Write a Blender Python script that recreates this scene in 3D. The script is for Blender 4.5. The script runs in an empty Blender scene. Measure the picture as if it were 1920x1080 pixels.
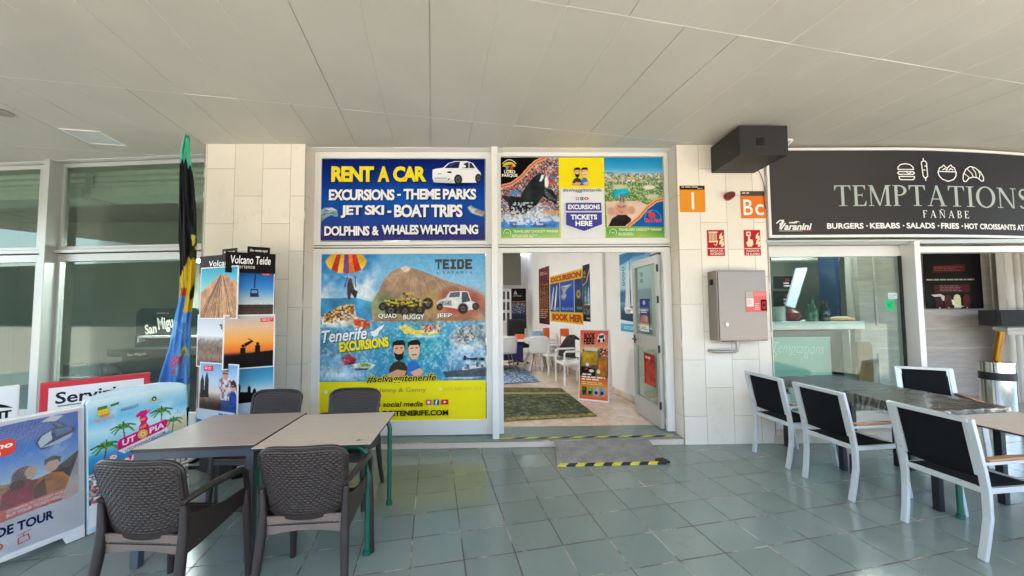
import bpy, math, random
import numpy as np
from mathutils import Vector, Matrix
random.seed(7); RNG = np.random.RandomState(11)
SC = bpy.context.scene; COL = SC.collection
rad = math.radians

# ------------------------------------------------------------------ camera, sky, sun, exposure
F = 700.0; PITCH = rad(2.9); ROLL = rad(0.45); H = 1.62
_r = np.array([1, 0, 0.]); _f = np.array([0, math.cos(PITCH), math.sin(PITCH)]); _u = np.array([0, -math.sin(PITCH), math.cos(PITCH)])
CR = _r*math.cos(ROLL) - _u*math.sin(ROLL); CU = _u*math.cos(ROLL) + _r*math.sin(ROLL); CO = np.array([0, 0, H])
cd = bpy.data.cameras.new('camera'); cam = bpy.data.objects.new('camera', cd); COL.objects.link(cam); SC.camera = cam
cd.sensor_fit = 'HORIZONTAL'; cd.sensor_width = 36.0; cd.lens = 36.0*F/1920.0; cd.clip_start = 0.02; cd.clip_end = 500
cam.matrix_world = Matrix(((CR[0], CU[0], -_f[0], 0), (CR[1], CU[1], -_f[1], 0), (CR[2], CU[2], -_f[2], H), (0, 0, 0, 1)))
SUN_EL, SUN_AZ = rad(54), rad(205)      # azimuth measured clockwise from +Y (north): the sun stands behind the camera
W = bpy.data.worlds.new('World'); SC.world = W; W.use_nodes = True
wn = W.node_tree; bg = wn.nodes['Background']; sky = wn.nodes.new('ShaderNodeTexSky')
sky.sky_type = 'NISHITA'; sky.sun_disc = False; sky.sun_elevation = SUN_EL; sky.sun_rotation = SUN_AZ
wn.links.new(sky.outputs[0], bg.inputs[0]); bg.inputs[1].default_value = 0.15
sl = bpy.data.lights.new('sun', 'SUN'); sl.energy = 5; sl.angle = rad(0.5); sl.color = (1, .96, .9)
so = bpy.data.objects.new('sun', sl); COL.objects.link(so)
sd = Vector((math.sin(SUN_AZ)*math.cos(SUN_EL), math.cos(SUN_AZ)*math.cos(SUN_EL), math.sin(SUN_EL)))
so.rotation_euler = sd.to_track_quat('Z', 'Y').to_euler(); so.location = sd*30
SC.view_settings.view_transform = 'Standard'; SC.view_settings.look = 'None'; SC.view_settings.gamma = 1; SC.view_settings.exposure = 2.88
SC.view_settings.use_curve_mapping = False
SC.render.engine = 'CYCLES'
SC.cycles.max_bounces = 10; SC.cycles.diffuse_bounces = 5; SC.cycles.glossy_bounces = 4; SC.cycles.transparent_max_bounces = 12
SC.cycles.caustics_reflective = False; SC.cycles.caustics_refractive = False
SC.cycles.use_denoising = True; SC.cycles.denoising_input_passes = 'RGB_ALBEDO_NORMAL'; SC.cycles.denoising_prefilter = 'ACCURATE'

# ------------------------------------------------------------------ photograph pixel -> point on a real surface
def ray(px, py): return _f + CR*(px-960)/F - CU*(py-540)/F
def onz(px, py, z=0.): d = ray(px, py); return CO + d*((z-H)/d[2])
def aty(px, py, Y): d = ray(px, py); return CO + d*(Y/d[1])
class Frame:                                             # a vertical plane with its own x (along) and y (into depth)
    def __init__(s, x, y, a):
        s.o = np.array([x, y, 0.]); s.a = rad(a); s.ex = np.array([math.cos(s.a), math.sin(s.a), 0]); s.ey = np.array([-math.sin(s.a), math.cos(s.a), 0])
    def px(s, px, py, d=0.):
        dd = ray(px, py); p0 = s.o + s.ey*d
        p = CO + dd*(np.dot(p0-CO, s.ey)/np.dot(dd, s.ey)); q = p - s.o
        return float(q@s.ex), float(q[2])
    def side(s, px, py, x):                              # on the plane local x = const: returns (y, z)
        dd = ray(px, py); p0 = s.o + s.ex*x
        p = CO + dd*(np.dot(p0-CO, s.ex)/np.dot(dd, s.ex)); q = p - s.o
        return float(q@s.ey), float(q[2])
    def loc(s, x, y, z=0.): p = s.o + s.ex*x + s.ey*y; return (p[0], p[1], z)
    def l(s, p): q = np.array(p) - s.o; return float(q@s.ex), float(q@s.ey), float(q[2])
M = Frame(0, 4.392, 1.3)          # middle shopfront
T = Frame(0, 4.392, 12.1)         # the building's own grid: floor tiles and rooms
L = Frame(-3.8, 4.55, -4.6)       # left shopfront
R = Frame(3.1, 4.47, 0.6)         # right shopfront
CEIL = 3.57

# ------------------------------------------------------------------ object helpers
def obj(name, data, parent=None):
    o = bpy.data.objects.new(name, data); COL.objects.link(o)
    if parent is not None: o.parent = parent
    return o
def tag(o, label, cat, group=None):
    o['label'] = label; o['category'] = cat
    if group: o['group'] = group
    return o
def thing(name, label, cat, loc=(0, 0, 0), rotz=0., group=None):
    o = obj(name, None); o.empty_display_size = .1; o.location = loc; o.rotation_euler = (0, 0, rotz)
    return tag(o, label, cat, group)
def put(o, loc, rotz=0., rotx=0., roty=0.):
    o.location = loc; o.rotation_euler = (rotx, roty, rotz); return o
def copy_tree(o, parent=None):
    c = o.copy(); COL.objects.link(c)
    if parent is not None: c.parent = parent
    for ch in list(o.children): copy_tree(ch, c)
    return c

class MB:
    def __init__(s): s.v = []; s.f = []; s.m = []; s.c = []
    def add(s, vs, fs, mi=0):
        b = len(s.v); s.v += [tuple(float(c) for c in p) for p in vs]; s.f += [tuple(i+b for i in f) for f in fs]; s.m += [mi]*len(fs); return s
    def box(s, x0, y0, z0, x1, y1, z1, mi=0):
        x0, x1 = min(x0, x1), max(x0, x1); y0, y1 = min(y0, y1), max(y0, y1); z0, z1 = min(z0, z1), max(z0, z1)
        vs = [(x0,y0,z0),(x1,y0,z0),(x1,y1,z0),(x0,y1,z0),(x0,y0,z1),(x1,y0,z1),(x1,y1,z1),(x0,y1,z1)]
        return s.add(vs, [(0,3,2,1),(4,5,6,7),(0,1,5,4),(1,2,6,5),(2,3,7,6),(3,0,4,7)], mi)
    def tube(s, path, r, n=10, mi=0, caps=True, sec=None):
        P = [Vector(p) for p in path]; k = len(P); rs = r if isinstance(r, (list, tuple)) else [r]*k
        rings = []; up = None
        for i in range(k):
            t = (P[min(i+1, k-1)] - P[max(i-1, 0)]).normalized()
            if up is None:
                ref = Vector((0, 0, 1)) if abs(t.z) < .9 else Vector((1, 0, 0))
                up = (ref - t*ref.dot(t)).normalized()
            else: up = (up - t*up.dot(t)).normalized()
            sd_ = t.cross(up)
            if sec: rings.append([P[i] + sd_*(a*rs[i]) + up*(b*rs[i]) for a, b in sec])
            else: rings.append([P[i] + (sd_*math.cos(2*math.pi*j/n) + up*math.sin(2*math.pi*j/n))*rs[i] for j in range(n)])
        return s.loft(rings, mi, caps)
    def loft(s, rings, mi=0, caps=True, closed=True):
        n = len(rings[0]); vs = [p for q in rings for p in q]; fs = []
        for i in range(len(rings)-1):
            for j in range(n if closed else n-1):
                a = i*n+j; b = i*n+(j+1) % n; fs.append((a, b, b+n, a+n))
        if caps: fs.append(tuple(range(n-1, -1, -1))); fs.append(tuple(range((len(rings)-1)*n, len(rings)*n)))
        return s.add(vs, fs, mi)
    def bar(s, path, w, h, mi=0):                         # rectangular section, w across, h the other way
        return s.tube(path, 1, mi=mi, sec=[(-w/2, -h/2), (w/2, -h/2), (w/2, h/2), (-w/2, h/2)])
    def ext(s, pts, y0, y1, mi=0):                        # outline in x,z extruded along y
        n = len(pts); vs = [(x, y0, z) for x, z in pts] + [(x, y1, z) for x, z in pts]
        fs = [tuple(range(n)), tuple(range(2*n-1, n-1, -1))] + [(i, i+n, (i+1) % n+n, (i+1) % n) for i in range(n)]
        return s.add(vs, fs, mi)
    def extz(s, pts, z0, z1, mi=0):
        n = len(pts); vs = [(x, y, z0) for x, y in pts] + [(x, y, z1) for x, y in pts]
        fs = [tuple(range(n-1, -1, -1)), tuple(range(n, 2*n))] + [(i, (i+1) % n, (i+1) % n+n, i+n) for i in range(n)]
        return s.add(vs, fs, mi)
    def grid(s, fn, nu, nv, mi=0):
        vs = [fn(i/nu, j/nv) for j in range(nv+1) for i in range(nu+1)]
        fs = [(j*(nu+1)+i, j*(nu+1)+i+1, (j+1)*(nu+1)+i+1, (j+1)*(nu+1)+i) for j in range(nv) for i in range(nu)]
        return s.add(vs, fs, mi)
    def lathe(s, prof, n=20, mi=0, c=(0, 0)):
        rings = [[(c[0]+r*math.cos(2*math.pi*j/n), c[1]+r*math.sin(2*math.pi*j/n), z) for j in range(n)] for r, z in prof]
        return s.loft(rings, mi, True)
    def build(s, name, mats, parent=None, bevel=0, smooth=None, fix=True):
        me = bpy.data.meshes.new(name); me.from_pydata(s.v, [], s.f); 
        mats = mats if isinstance(mats, (list, tuple)) else [mats]
        for m in mats: me.materials.append(m)
        if len(mats) > 1: me.polygons.foreach_set('material_index', s.m)
        if fix:
            import bmesh
            bm = bmesh.new(); bm.from_mesh(me); bmesh.ops.recalc_face_normals(bm, faces=bm.faces); bm.to_mesh(me); bm.free()
        if smooth:
            me.polygons.foreach_set('use_smooth', [True]*len(me.polygons)); me.set_sharp_from_angle(angle=rad(smooth))
        me.update()
        o = obj(name, me, parent)
        if bevel:
            b = o.modifiers.new('bevel', 'BEVEL'); b.width = bevel; b.segments = 2; b.limit_method = 'ANGLE'; b.angle_limit = rad(40)
        return o

# ------------------------------------------------------------------ materials
def lin(c): return c/12.92 if c <= .04045 else ((c+.055)/1.055)**2.4
def rgb(h):
    if isinstance(h, str): h = h.lstrip('#'); return tuple(int(h[i:i+2], 16)/255 for i in (0, 2, 4))
    return tuple(h)
def lrgb(h): return tuple(lin(c) for c in rgb(h))
def nodes(name):
    m = bpy.data.materials.new(name); m.use_nodes = True; nt = m.node_tree; return m, nt, nt.nodes['Principled BSDF']
def N(nt, t, **kw):
    n = nt.nodes.new('ShaderNode'+t)
    for k, v in kw.items():
        if k.startswith('i_'): n.inputs[k[2:].replace('_', ' ')].default_value = v
        else: setattr(n, k, v)
    return n
def mat(name, col, rough=.5, metal=0., amt=.08, scale=6., bump=0., bscale=60., spec=.5, coat=0., stretch=None, rvar=.08, emit=None):
    m, nt, p = nodes(name); lk = nt.links.new; c = lrgb(col)
    tc = N(nt, 'TexCoord'); mp = N(nt, 'Mapping'); lk(tc.outputs['Object'], mp.inputs[0])
    if stretch: mp.inputs['Scale'].default_value = stretch
    nz = N(nt, 'TexNoise', i_Scale=scale, i_Detail=5., i_Roughness=.6); lk(mp.outputs[0], nz.inputs['Vector'])
    rp = N(nt, 'ValToRGB'); e = rp.color_ramp.elements
    e[0].position = .3; e[0].color = tuple(max(0, x*(1-amt)) for x in c)+(1,); e[1].position = .7; e[1].color = tuple(min(1, x*(1+amt)) for x in c)+(1,)
    lk(nz.outputs[0], rp.inputs[0]); lk(rp.outputs[0], p.inputs['Base Color'])
    mr = N(nt, 'MapRange'); mr.inputs[3].default_value = max(.02, rough-rvar); mr.inputs[4].default_value = min(1, rough+rvar); lk(nz.outputs[0], mr.inputs[0]); lk(mr.outputs[0], p.inputs['Roughness'])
    p.inputs['Metallic'].default_value = metal; p.inputs['Specular IOR Level'].default_value = spec; p.inputs['Coat Weight'].default_value = coat
    if bump:
        n2 = N(nt, 'TexNoise', i_Scale=bscale, i_Detail=4.); lk(mp.outputs[0], n2.inputs['Vector'])
        b = N(nt, 'Bump', i_Strength=bump, i_Distance=.004); lk(n2.outputs[0], b.inputs['Height']); lk(b.outputs[0], p.inputs['Normal'])
    if emit: p.inputs['Emission Color'].default_value = c+(1,); p.inputs['Emission Strength'].default_value = emit
    return m
def glass(name, tint, gloss=.012, rough=.01, top=.6):
    m = bpy.data.materials.new(name); m.use_nodes = True; nt = m.node_tree; nt.nodes.clear(); lk = nt.links.new
    out = N(nt, 'OutputMaterial'); tr = N(nt, 'BsdfTransparent'); tr.inputs[0].default_value = tuple(tint)+(1,)
    gl = N(nt, 'BsdfGlossy'); gl.inputs['Roughness'].default_value = rough; gl.inputs[0].default_value = (.95, 1, .97, 1)
    lw = N(nt, 'LayerWeight'); lw.inputs[0].default_value = .2
    nz = N(nt, 'TexNoise', i_Scale=2.5, i_Detail=3.)
    mr = N(nt, 'MapRange'); mr.inputs[3].default_value = gloss; mr.inputs[4].default_value = top; lk(lw.outputs['Fresnel'], mr.inputs[0])
    ad = N(nt, 'Math', operation='MULTIPLY_ADD'); ad.inputs[1].default_value = .006; lk(nz.outputs[0], ad.inputs[0]); lk(mr.outputs[0], ad.inputs[2])
    mx = N(nt, 'MixShader'); lk(ad.outputs[0], mx.inputs[0]); lk(tr.outputs[0], mx.inputs[1]); lk(gl.outputs[0], mx.inputs[2]); lk(mx.outputs[0], out.inputs[0])
    return m
def print_mat(name, rough=.35, spec=.4):
    m, nt, p = nodes(name); lk = nt.links.new
    at = N(nt, 'Attribute', attribute_name='Col'); nz = N(nt, 'TexNoise', i_Scale=9., i_Detail=3.)
    mr = N(nt, 'MapRange'); mr.inputs[3].default_value = .94; mr.inputs[4].default_value = 1.04; lk(nz.outputs[0], mr.inputs[0])
    mx = N(nt, 'MixRGB', blend_type='MULTIPLY'); mx.inputs[0].default_value = 1; lk(at.outputs[0], mx.inputs[1]); lk(mr.outputs[0], mx.inputs[2])
    lk(mx.outputs[0], p.inputs['Base Color']); p.inputs['Roughness'].default_value = rough; p.inputs['Specular IOR Level'].default_value = spec
    return m
def tile_mat(name, c1, c2, mort_a, mort_b, w, h, mort, rough, offset=0., bump=.6, rot=None, marble=None, axis=None, rv=.1):
    m, nt, p = nodes(name); lk = nt.links.new
    tc = N(nt, 'TexCoord'); mp = N(nt, 'Mapping'); lk(tc.outputs['Object'], mp.inputs[0])
    if rot: mp.inputs['Rotation'].default_value = rot
    wob = N(nt, 'TexNoise', i_Scale=3., i_Detail=2.); lk(tc.outputs['Object'], wob.inputs['Vector'])
    vm = N(nt, 'VectorMath', operation='MULTIPLY_ADD'); vm.inputs[1].default_value = (.006, .006, .006); lk(wob.outputs['Color'], vm.inputs[0]); lk(mp.outputs[0], vm.inputs[2])
    br = N(nt, 'TexBrick', offset=offset, squash=1.); lk(vm.outputs[0], br.inputs['Vector'])
    br.inputs['Color1'].default_value = lrgb(c1)+(1,); br.inputs['Color2'].default_value = lrgb(c2)+(1,)
    br.inputs['Scale'].default_value = 1; br.inputs['Mortar Size'].default_value = mort; br.inputs['Mortar Smooth'].default_value = .25
    br.inputs['Brick Width'].default_value = w; br.inputs['Row Height'].default_value = h; br.inputs['Bias'].default_value = 0
    n1 = N(nt, 'TexNoise', i_Scale=2.2, i_Detail=6., i_Roughness=.7); lk(tc.outputs['Object'], n1.inputs['Vector'])
    r1 = N(nt, 'ValToRGB'); r1.color_ramp.elements[0].position = .5; r1.color_ramp.elements[1].position = .62
    r1.color_ramp.elements[0].color = lrgb(mort_a)+(1,); r1.color_ramp.elements[1].color = lrgb(mort_b)+(1,); lk(n1.outputs[0], r1.inputs[0])
    lk(r1.outputs[0], br.inputs['Mortar'])
    n2 = N(nt, 'TexNoise', i_Scale=marble or 7., i_Detail=8., i_Roughness=.65, i_Distortion=(1.2 if marble else .2)); lk(tc.outputs['Object'], n2.inputs['Vector'])
    r2 = N(nt, 'ValToRGB'); r2.color_ramp.elements[0].position = .3; r2.color_ramp.elements[1].position = .72
    lo = (.78, .66, .58, 1) if marble else (.965, .97, .965, 1)
    r2.color_ramp.elements[0].color = lo; r2.color_ramp.elements[1].color = (1.025, 1.02, 1.02, 1); lk(n2.outputs[0], r2.inputs[0])
    mx = N(nt, 'MixRGB', blend_type='MULTIPLY'); mx.inputs[0].default_value = 1; lk(br.outputs[0], mx.inputs[1]); lk(r2.outputs[0], mx.inputs[2]); n4 = N(nt, 'TexNoise', i_Scale=3.5, i_Detail=9., i_Roughness=.75); lk(tc.outputs['Object'], n4.inputs['Vector'])
    r4 = N(nt, 'ValToRGB'); r4.color_ramp.elements[0].position = .55; r4.color_ramp.elements[1].position = .72; r4.color_ramp.elements[0].color = (1, 1, 1, 1); r4.color_ramp.elements[1].color = (.84, .82, .79, 1); lk(n4.outputs[0], r4.inputs[0])
    my = N(nt, 'MixRGB', blend_type='MULTIPLY'); my.inputs[0].default_value = 1; lk(mx.outputs[0], my.inputs[1]); lk(r4.outputs[0], my.inputs[2]); lk(my.outputs[0], p.inputs['Base Color'])
    mr = N(nt, 'MapRange'); mr.inputs[3].default_value = max(.03, rough-rv); mr.inputs[4].default_value = rough+rv; lk(n2.outputs[0], mr.inputs[0])
    m2 = N(nt, 'Math', operation='MULTIPLY_ADD'); m2.inputs[1].default_value = .5; lk(br.outputs['Fac'], m2.inputs[0]); lk(mr.outputs[0], m2.inputs[2]); lk(m2.outputs[0], p.inputs['Roughness'])
    iv = N(nt, 'Math', operation='SUBTRACT'); iv.inputs[0].default_value = 1; lk(br.outputs['Fac'], iv.inputs[1])
    n3 = N(nt, 'TexNoise', i_Scale=14., i_Detail=2.); lk(tc.outputs['Object'], n3.inputs['Vector'])
    m3 = N(nt, 'Math', operation='MULTIPLY_ADD'); m3.inputs[1].default_value = .05; lk(n3.outputs[0], m3.inputs[0]); lk(iv.outputs[0], m3.inputs[2])
    b = N(nt, 'Bump', i_Strength=bump, i_Distance=.002); lk(m3.outputs[0], b.inputs['Height']); lk(b.outputs[0], p.inputs['Normal'])
    return m

FLOORM = tile_mat('green floor tiles', '#798780', '#839089', '#57524a', '#b3ab9c', .335, .312, .005, .18, rv=.03)
STEPM = tile_mat('green step tiles', '#6d7f78', '#7b8a82', '#8c8577', '#c5beb0', .335, .6, .004, .32)
CREAM = tile_mat('cream stone tiles', '#e6dece', '#eee6d9', '#aea597', '#c9c0b2', .655, .325, .003, .42, offset=.5, bump=.3, rot=(rad(90), 0, rad(90)))
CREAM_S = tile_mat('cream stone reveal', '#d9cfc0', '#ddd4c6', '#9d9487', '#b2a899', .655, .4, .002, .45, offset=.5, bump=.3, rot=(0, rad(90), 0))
MARBLE = tile_mat('polished marble floor', '#e6d8c8', '#dccbb8', '#9c8877', '#b7a392', .42, .42, .002, .08, marble=5., rv=.04, bump=.15)
CEILM = mat('painted ceiling panel', '#bfbbb3', .55, amt=.055, scale=1.3, bump=.05, bscale=3)
ALU = mat('white painted aluminium', '#e6e5e1', .32, amt=.03, scale=3, spec=.5)
ALUG = mat('grey anodised aluminium', '#b6b8b4', .35, metal=.35, amt=.05, scale=3)
GASK = mat('black rubber gasket', '#1d1e1e', .6)
WALLW = mat('white plaster', '#ecebe6', .7, amt=.03, scale=2, bump=.1, bscale=40)
WALLG = mat('grey green plaster', '#a2a89c', .75, amt=.06, scale=1.5)
DARKG = mat('dark green board', '#0f2320', .4, amt=.15)
BLACK = mat('black plastic', '#111214', .45, amt=.15)
BLACKW = mat('black stained plywood', '#191918', .55, amt=.2, scale=9, bump=.4, bscale=90, stretch=(1, 1, 5))
WICK = mat('brown black resin', '#2f2724', .36, amt=.15, scale=12, spec=.45)
WICKS = mat('taupe resin with painted reflection', '#74685f', .45, amt=.08, scale=5)  # the rear skirt's reflected light is put into this paler taupe
SILVER = mat('silver painted aluminium', '#c3c9cb', .3, metal=.25, amt=.04, scale=8)
MESHB = mat('black textile mesh', '#0a0d10', .8, spec=.2, amt=.25, scale=220, bump=.5, bscale=300)
WOODARM = mat('teak arm', '#a47c58', .5, amt=.25, scale=8, stretch=(14, 1, 14))
TOPW = mat('light wood laminate', '#d2c2b2', .36, amt=.09, scale=4, stretch=(1.5, 22, 1.5), bump=.08, bscale=20)
TOPG = mat('taupe wood laminate', '#b6a89d', .36, amt=.14, scale=4, stretch=(1.5, 20, 1.5), bump=.08, bscale=20)
EDGE = mat('dark laminate edge', '#3a3430', .5)
GREYM = mat('slate grey steel', '#4b545c', .42, amt=.06)
GREEN = mat('green enamel steel', '#0e5a45', .25, amt=.08, spec=.6)
STEEL = mat('brushed stainless steel', '#8f8780', .36, metal=.75, amt=.06, scale=5, stretch=(1, 1, 30), rvar=.06)
CHROME = mat('polished steel', '#d6d4d0', .12, metal=1., amt=.02)
GOLD = mat('brass', '#94682a', .3, metal=1., amt=.1)
REDP = mat('red plastic', '#8f1d22', .35, amt=.08)
WHITEP = mat('white plastic', '#efeeec', .35, amt=.03)
ORANGE = mat('orange plastic', '#e1641e', .45, amt=.1)
GREYWOOD = mat('grey limed wood', '#b8afa6', .6, amt=.16, scale=3, stretch=(1, 1, 9), bump=.15, bscale=25)
FLUTEM = mat('pale fluted plaster', '#c7c1b8', .55, amt=.05)
PRINT = print_mat('printed sheet', .5, .1); PRINTG = print_mat('glossy printed sheet', .35, .06); CLOTHP = print_mat('printed cloth', .75, .2)
CLEAR = glass('clear glass', (.93, .96, .94)); TINT = glass('green tinted glass', (.80, .89, .85), .022, .01, .45); DTINT = glass('dark window glass', (.74, .79, .75), .004, .01, .12)
FILL_LAMP = mat('fill lamp diffuser', '#ffffff', .4, emit=4.4); TUBE = mat('fluorescent tube', '#ffffff', .4, emit=16.)
PANELOFF = mat('frosted lamp panel', '#c3cacd', .25, amt=.02)
DIAM = mat('worn checker plate', '#989896', .45, metal=.5, amt=.22, scale=7)
PAVE = mat('grey street paving', '#a0978a', .8, amt=.1, scale=2)

# ------------------------------------------------------------------ printed art: a painted colour grid plus flat lettering
def vnoise(h, w, cells, seed, octs=3):
    r = np.random.RandomState(seed); out = np.zeros((h, w)); a = 1.; tot = 0
    for _ in range(octs):
        cy = max(2, int(cells*h/max(h, w))+2); cx = max(2, int(cells*w/max(h, w))+2); g = r.rand(cy, cx)
        yy = np.linspace(0, cy-1.001, h); xx = np.linspace(0, cx-1.001, w); y0 = yy.astype(int); x0 = xx.astype(int)
        fy = (yy-y0)[:, None]; fx = (xx-x0)[None]; fy = fy*fy*(3-2*fy); fx = fx*fx*(3-2*fx)
        A = g[y0][:, x0]; B = g[y0][:, x0+1]; C_ = g[y0+1][:, x0]; D = g[y0+1][:, x0+1]
        out += a*((A*(1-fx)+B*fx)*(1-fy)+(C_*(1-fx)+D*fx)*fy); tot += a; a *= .5; cells *= 2
    return out/tot
class Canvas:
    def __init__(s, x0, y0, x1, y1, nx):
        s.r = (x0, y0, x1, y1); s.w = nx; s.h = max(4, int(round(nx*(y1-y0)/(x1-x0))))
        s.X, s.Y = np.meshgrid(np.linspace(x0, x1, s.w), np.linspace(y0, y1, s.h)); s.a = np.ones((s.h, s.w, 3)); s.seed = 1
    def nz(s, cells, octs=3): s.seed += 1; return vnoise(s.h, s.w, cells, s.seed, octs)
    def blend(s, mask, col, alpha=1., var=0., cells=30):
        col = np.array(rgb(col)); k = (mask*alpha)[..., None]
        c = np.broadcast_to(col, s.a.shape)
        if var: c = np.clip(c*(1+var*2*(s.nz(cells)-.5))[..., None], 0, 1)
        s.a = s.a*(1-k)+c*k
    def vgrad(s, stops, mask=None, axis=1):
        t = s.Y if axis else s.X; ys = [p for p, _ in stops]; cs = np.array([rgb(c) for _, c in stops])
        g = np.stack([np.interp(t, ys, cs[:, i]) for i in range(3)], -1)
        if mask is None: s.a = g
        else: s.a = s.a*(1-mask[..., None])+g*mask[..., None]
    def rect(s, x0, y0, x1, y1): return ((s.X >= x0) & (s.X <= x1) & (s.Y >= y0) & (s.Y <= y1)).astype(float)
    def pm(s, pts):
        m = np.zeros(s.X.shape, bool); n = len(pts)
        for i in range(n):
            xa, ya = pts[i]; xb, yb = pts[(i+1) % n]
            if ya == yb: continue
            m ^= ((s.Y > min(ya, yb)) & (s.Y <= max(ya, yb)) & (s.X < xa+(s.Y-ya)*(xb-xa)/(yb-ya)))
        return m.astype(float)
    def poly(s, pts, col, alpha=1., var=0., cells=30): s.blend(s.pm(pts), col, alpha, var, cells)
    def em(s, cx, cy, rx, ry, soft=.0):
        d = np.sqrt(((s.X-cx)/rx)**2+((s.Y-cy)/ry)**2)
        return (d <= 1).astype(float) if not soft else np.clip((1-d)/soft, 0, 1)
    def ell(s, cx, cy, rx, ry, col, alpha=1., soft=0., var=0., cells=30): s.blend(s.em(cx, cy, rx, ry, soft), col, alpha, var, cells)
    def line(s, pts, w, col, alpha=1.):
        m = np.zeros(s.X.shape)
        for (xa, ya), (xb, yb) in zip(pts, pts[1:]):
            dx, dy = xb-xa, yb-ya; l2 = dx*dx+dy*dy+1e-9; t = np.clip(((s.X-xa)*dx+(s.Y-ya)*dy)/l2, 0, 1)
            m = np.maximum(m, (np.hypot(s.X-xa-t*dx, s.Y-ya-t*dy) <= w/2))
        s.blend(m.astype(float), col, alpha)
    def speck(s, mask, cols, cells, dens=1., alpha=1.):
        n = len(cols); s.seed += 1; r = np.random.RandomState(s.seed)
        x0, y0, x1, y1 = s.r; cw = (x1-x0)/cells; gx = ((s.X-x0)/cw).astype(int); gy = ((s.Y-y0)/cw).astype(int)
        tab = r.randint(0, n, (gy.max()+2, gx.max()+2)); on = r.rand(gy.max()+2, gx.max()+2) < dens
        c = np.array([rgb(q) for q in cols])[tab[gy, gx]]; k = (mask*on[gy, gx]*alpha)[..., None]; s.a = s.a*(1-k)+c*k
    def tex(s, amt, cells=40, mask=None):
        k = 1+amt*2*(s.nz(cells, 4)-.5)
        if mask is not None: k = 1+(k-1)*mask
        s.a = np.clip(s.a*k[..., None], 0, 1)

_tc = {}
def text_geo(body, bold=0., shear=0., spacing=1.):
    k = (body, bold, shear, spacing)
    if k not in _tc:
        cu = bpy.data.curves.new('t', 'FONT'); cu.body = body; cu.offset = bold; cu.shear = shear; cu.space_character = spacing; cu.resolution_u = 3
        o = bpy.data.objects.new('t', cu); COL.objects.link(o); bpy.context.view_layer.update()
        me = bpy.data.meshes.new_from_object(o.evaluated_get(bpy.context.evaluated_depsgraph_get()))
        vs = np.array([v.co[:2] for v in me.vertices]) if len(me.vertices) else np.zeros((0, 2)); fs = [tuple(p.vertices) for p in me.polygons]
        bpy.data.objects.remove(o); bpy.data.curves.remove(cu); bpy.data.meshes.remove(me)
        if len(vs): lo = vs.min(0); hi = vs.max(0); vs = (vs-lo)/(hi-lo+1e-9)
        _tc[k] = (vs, fs)
    return _tc[k]

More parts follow.
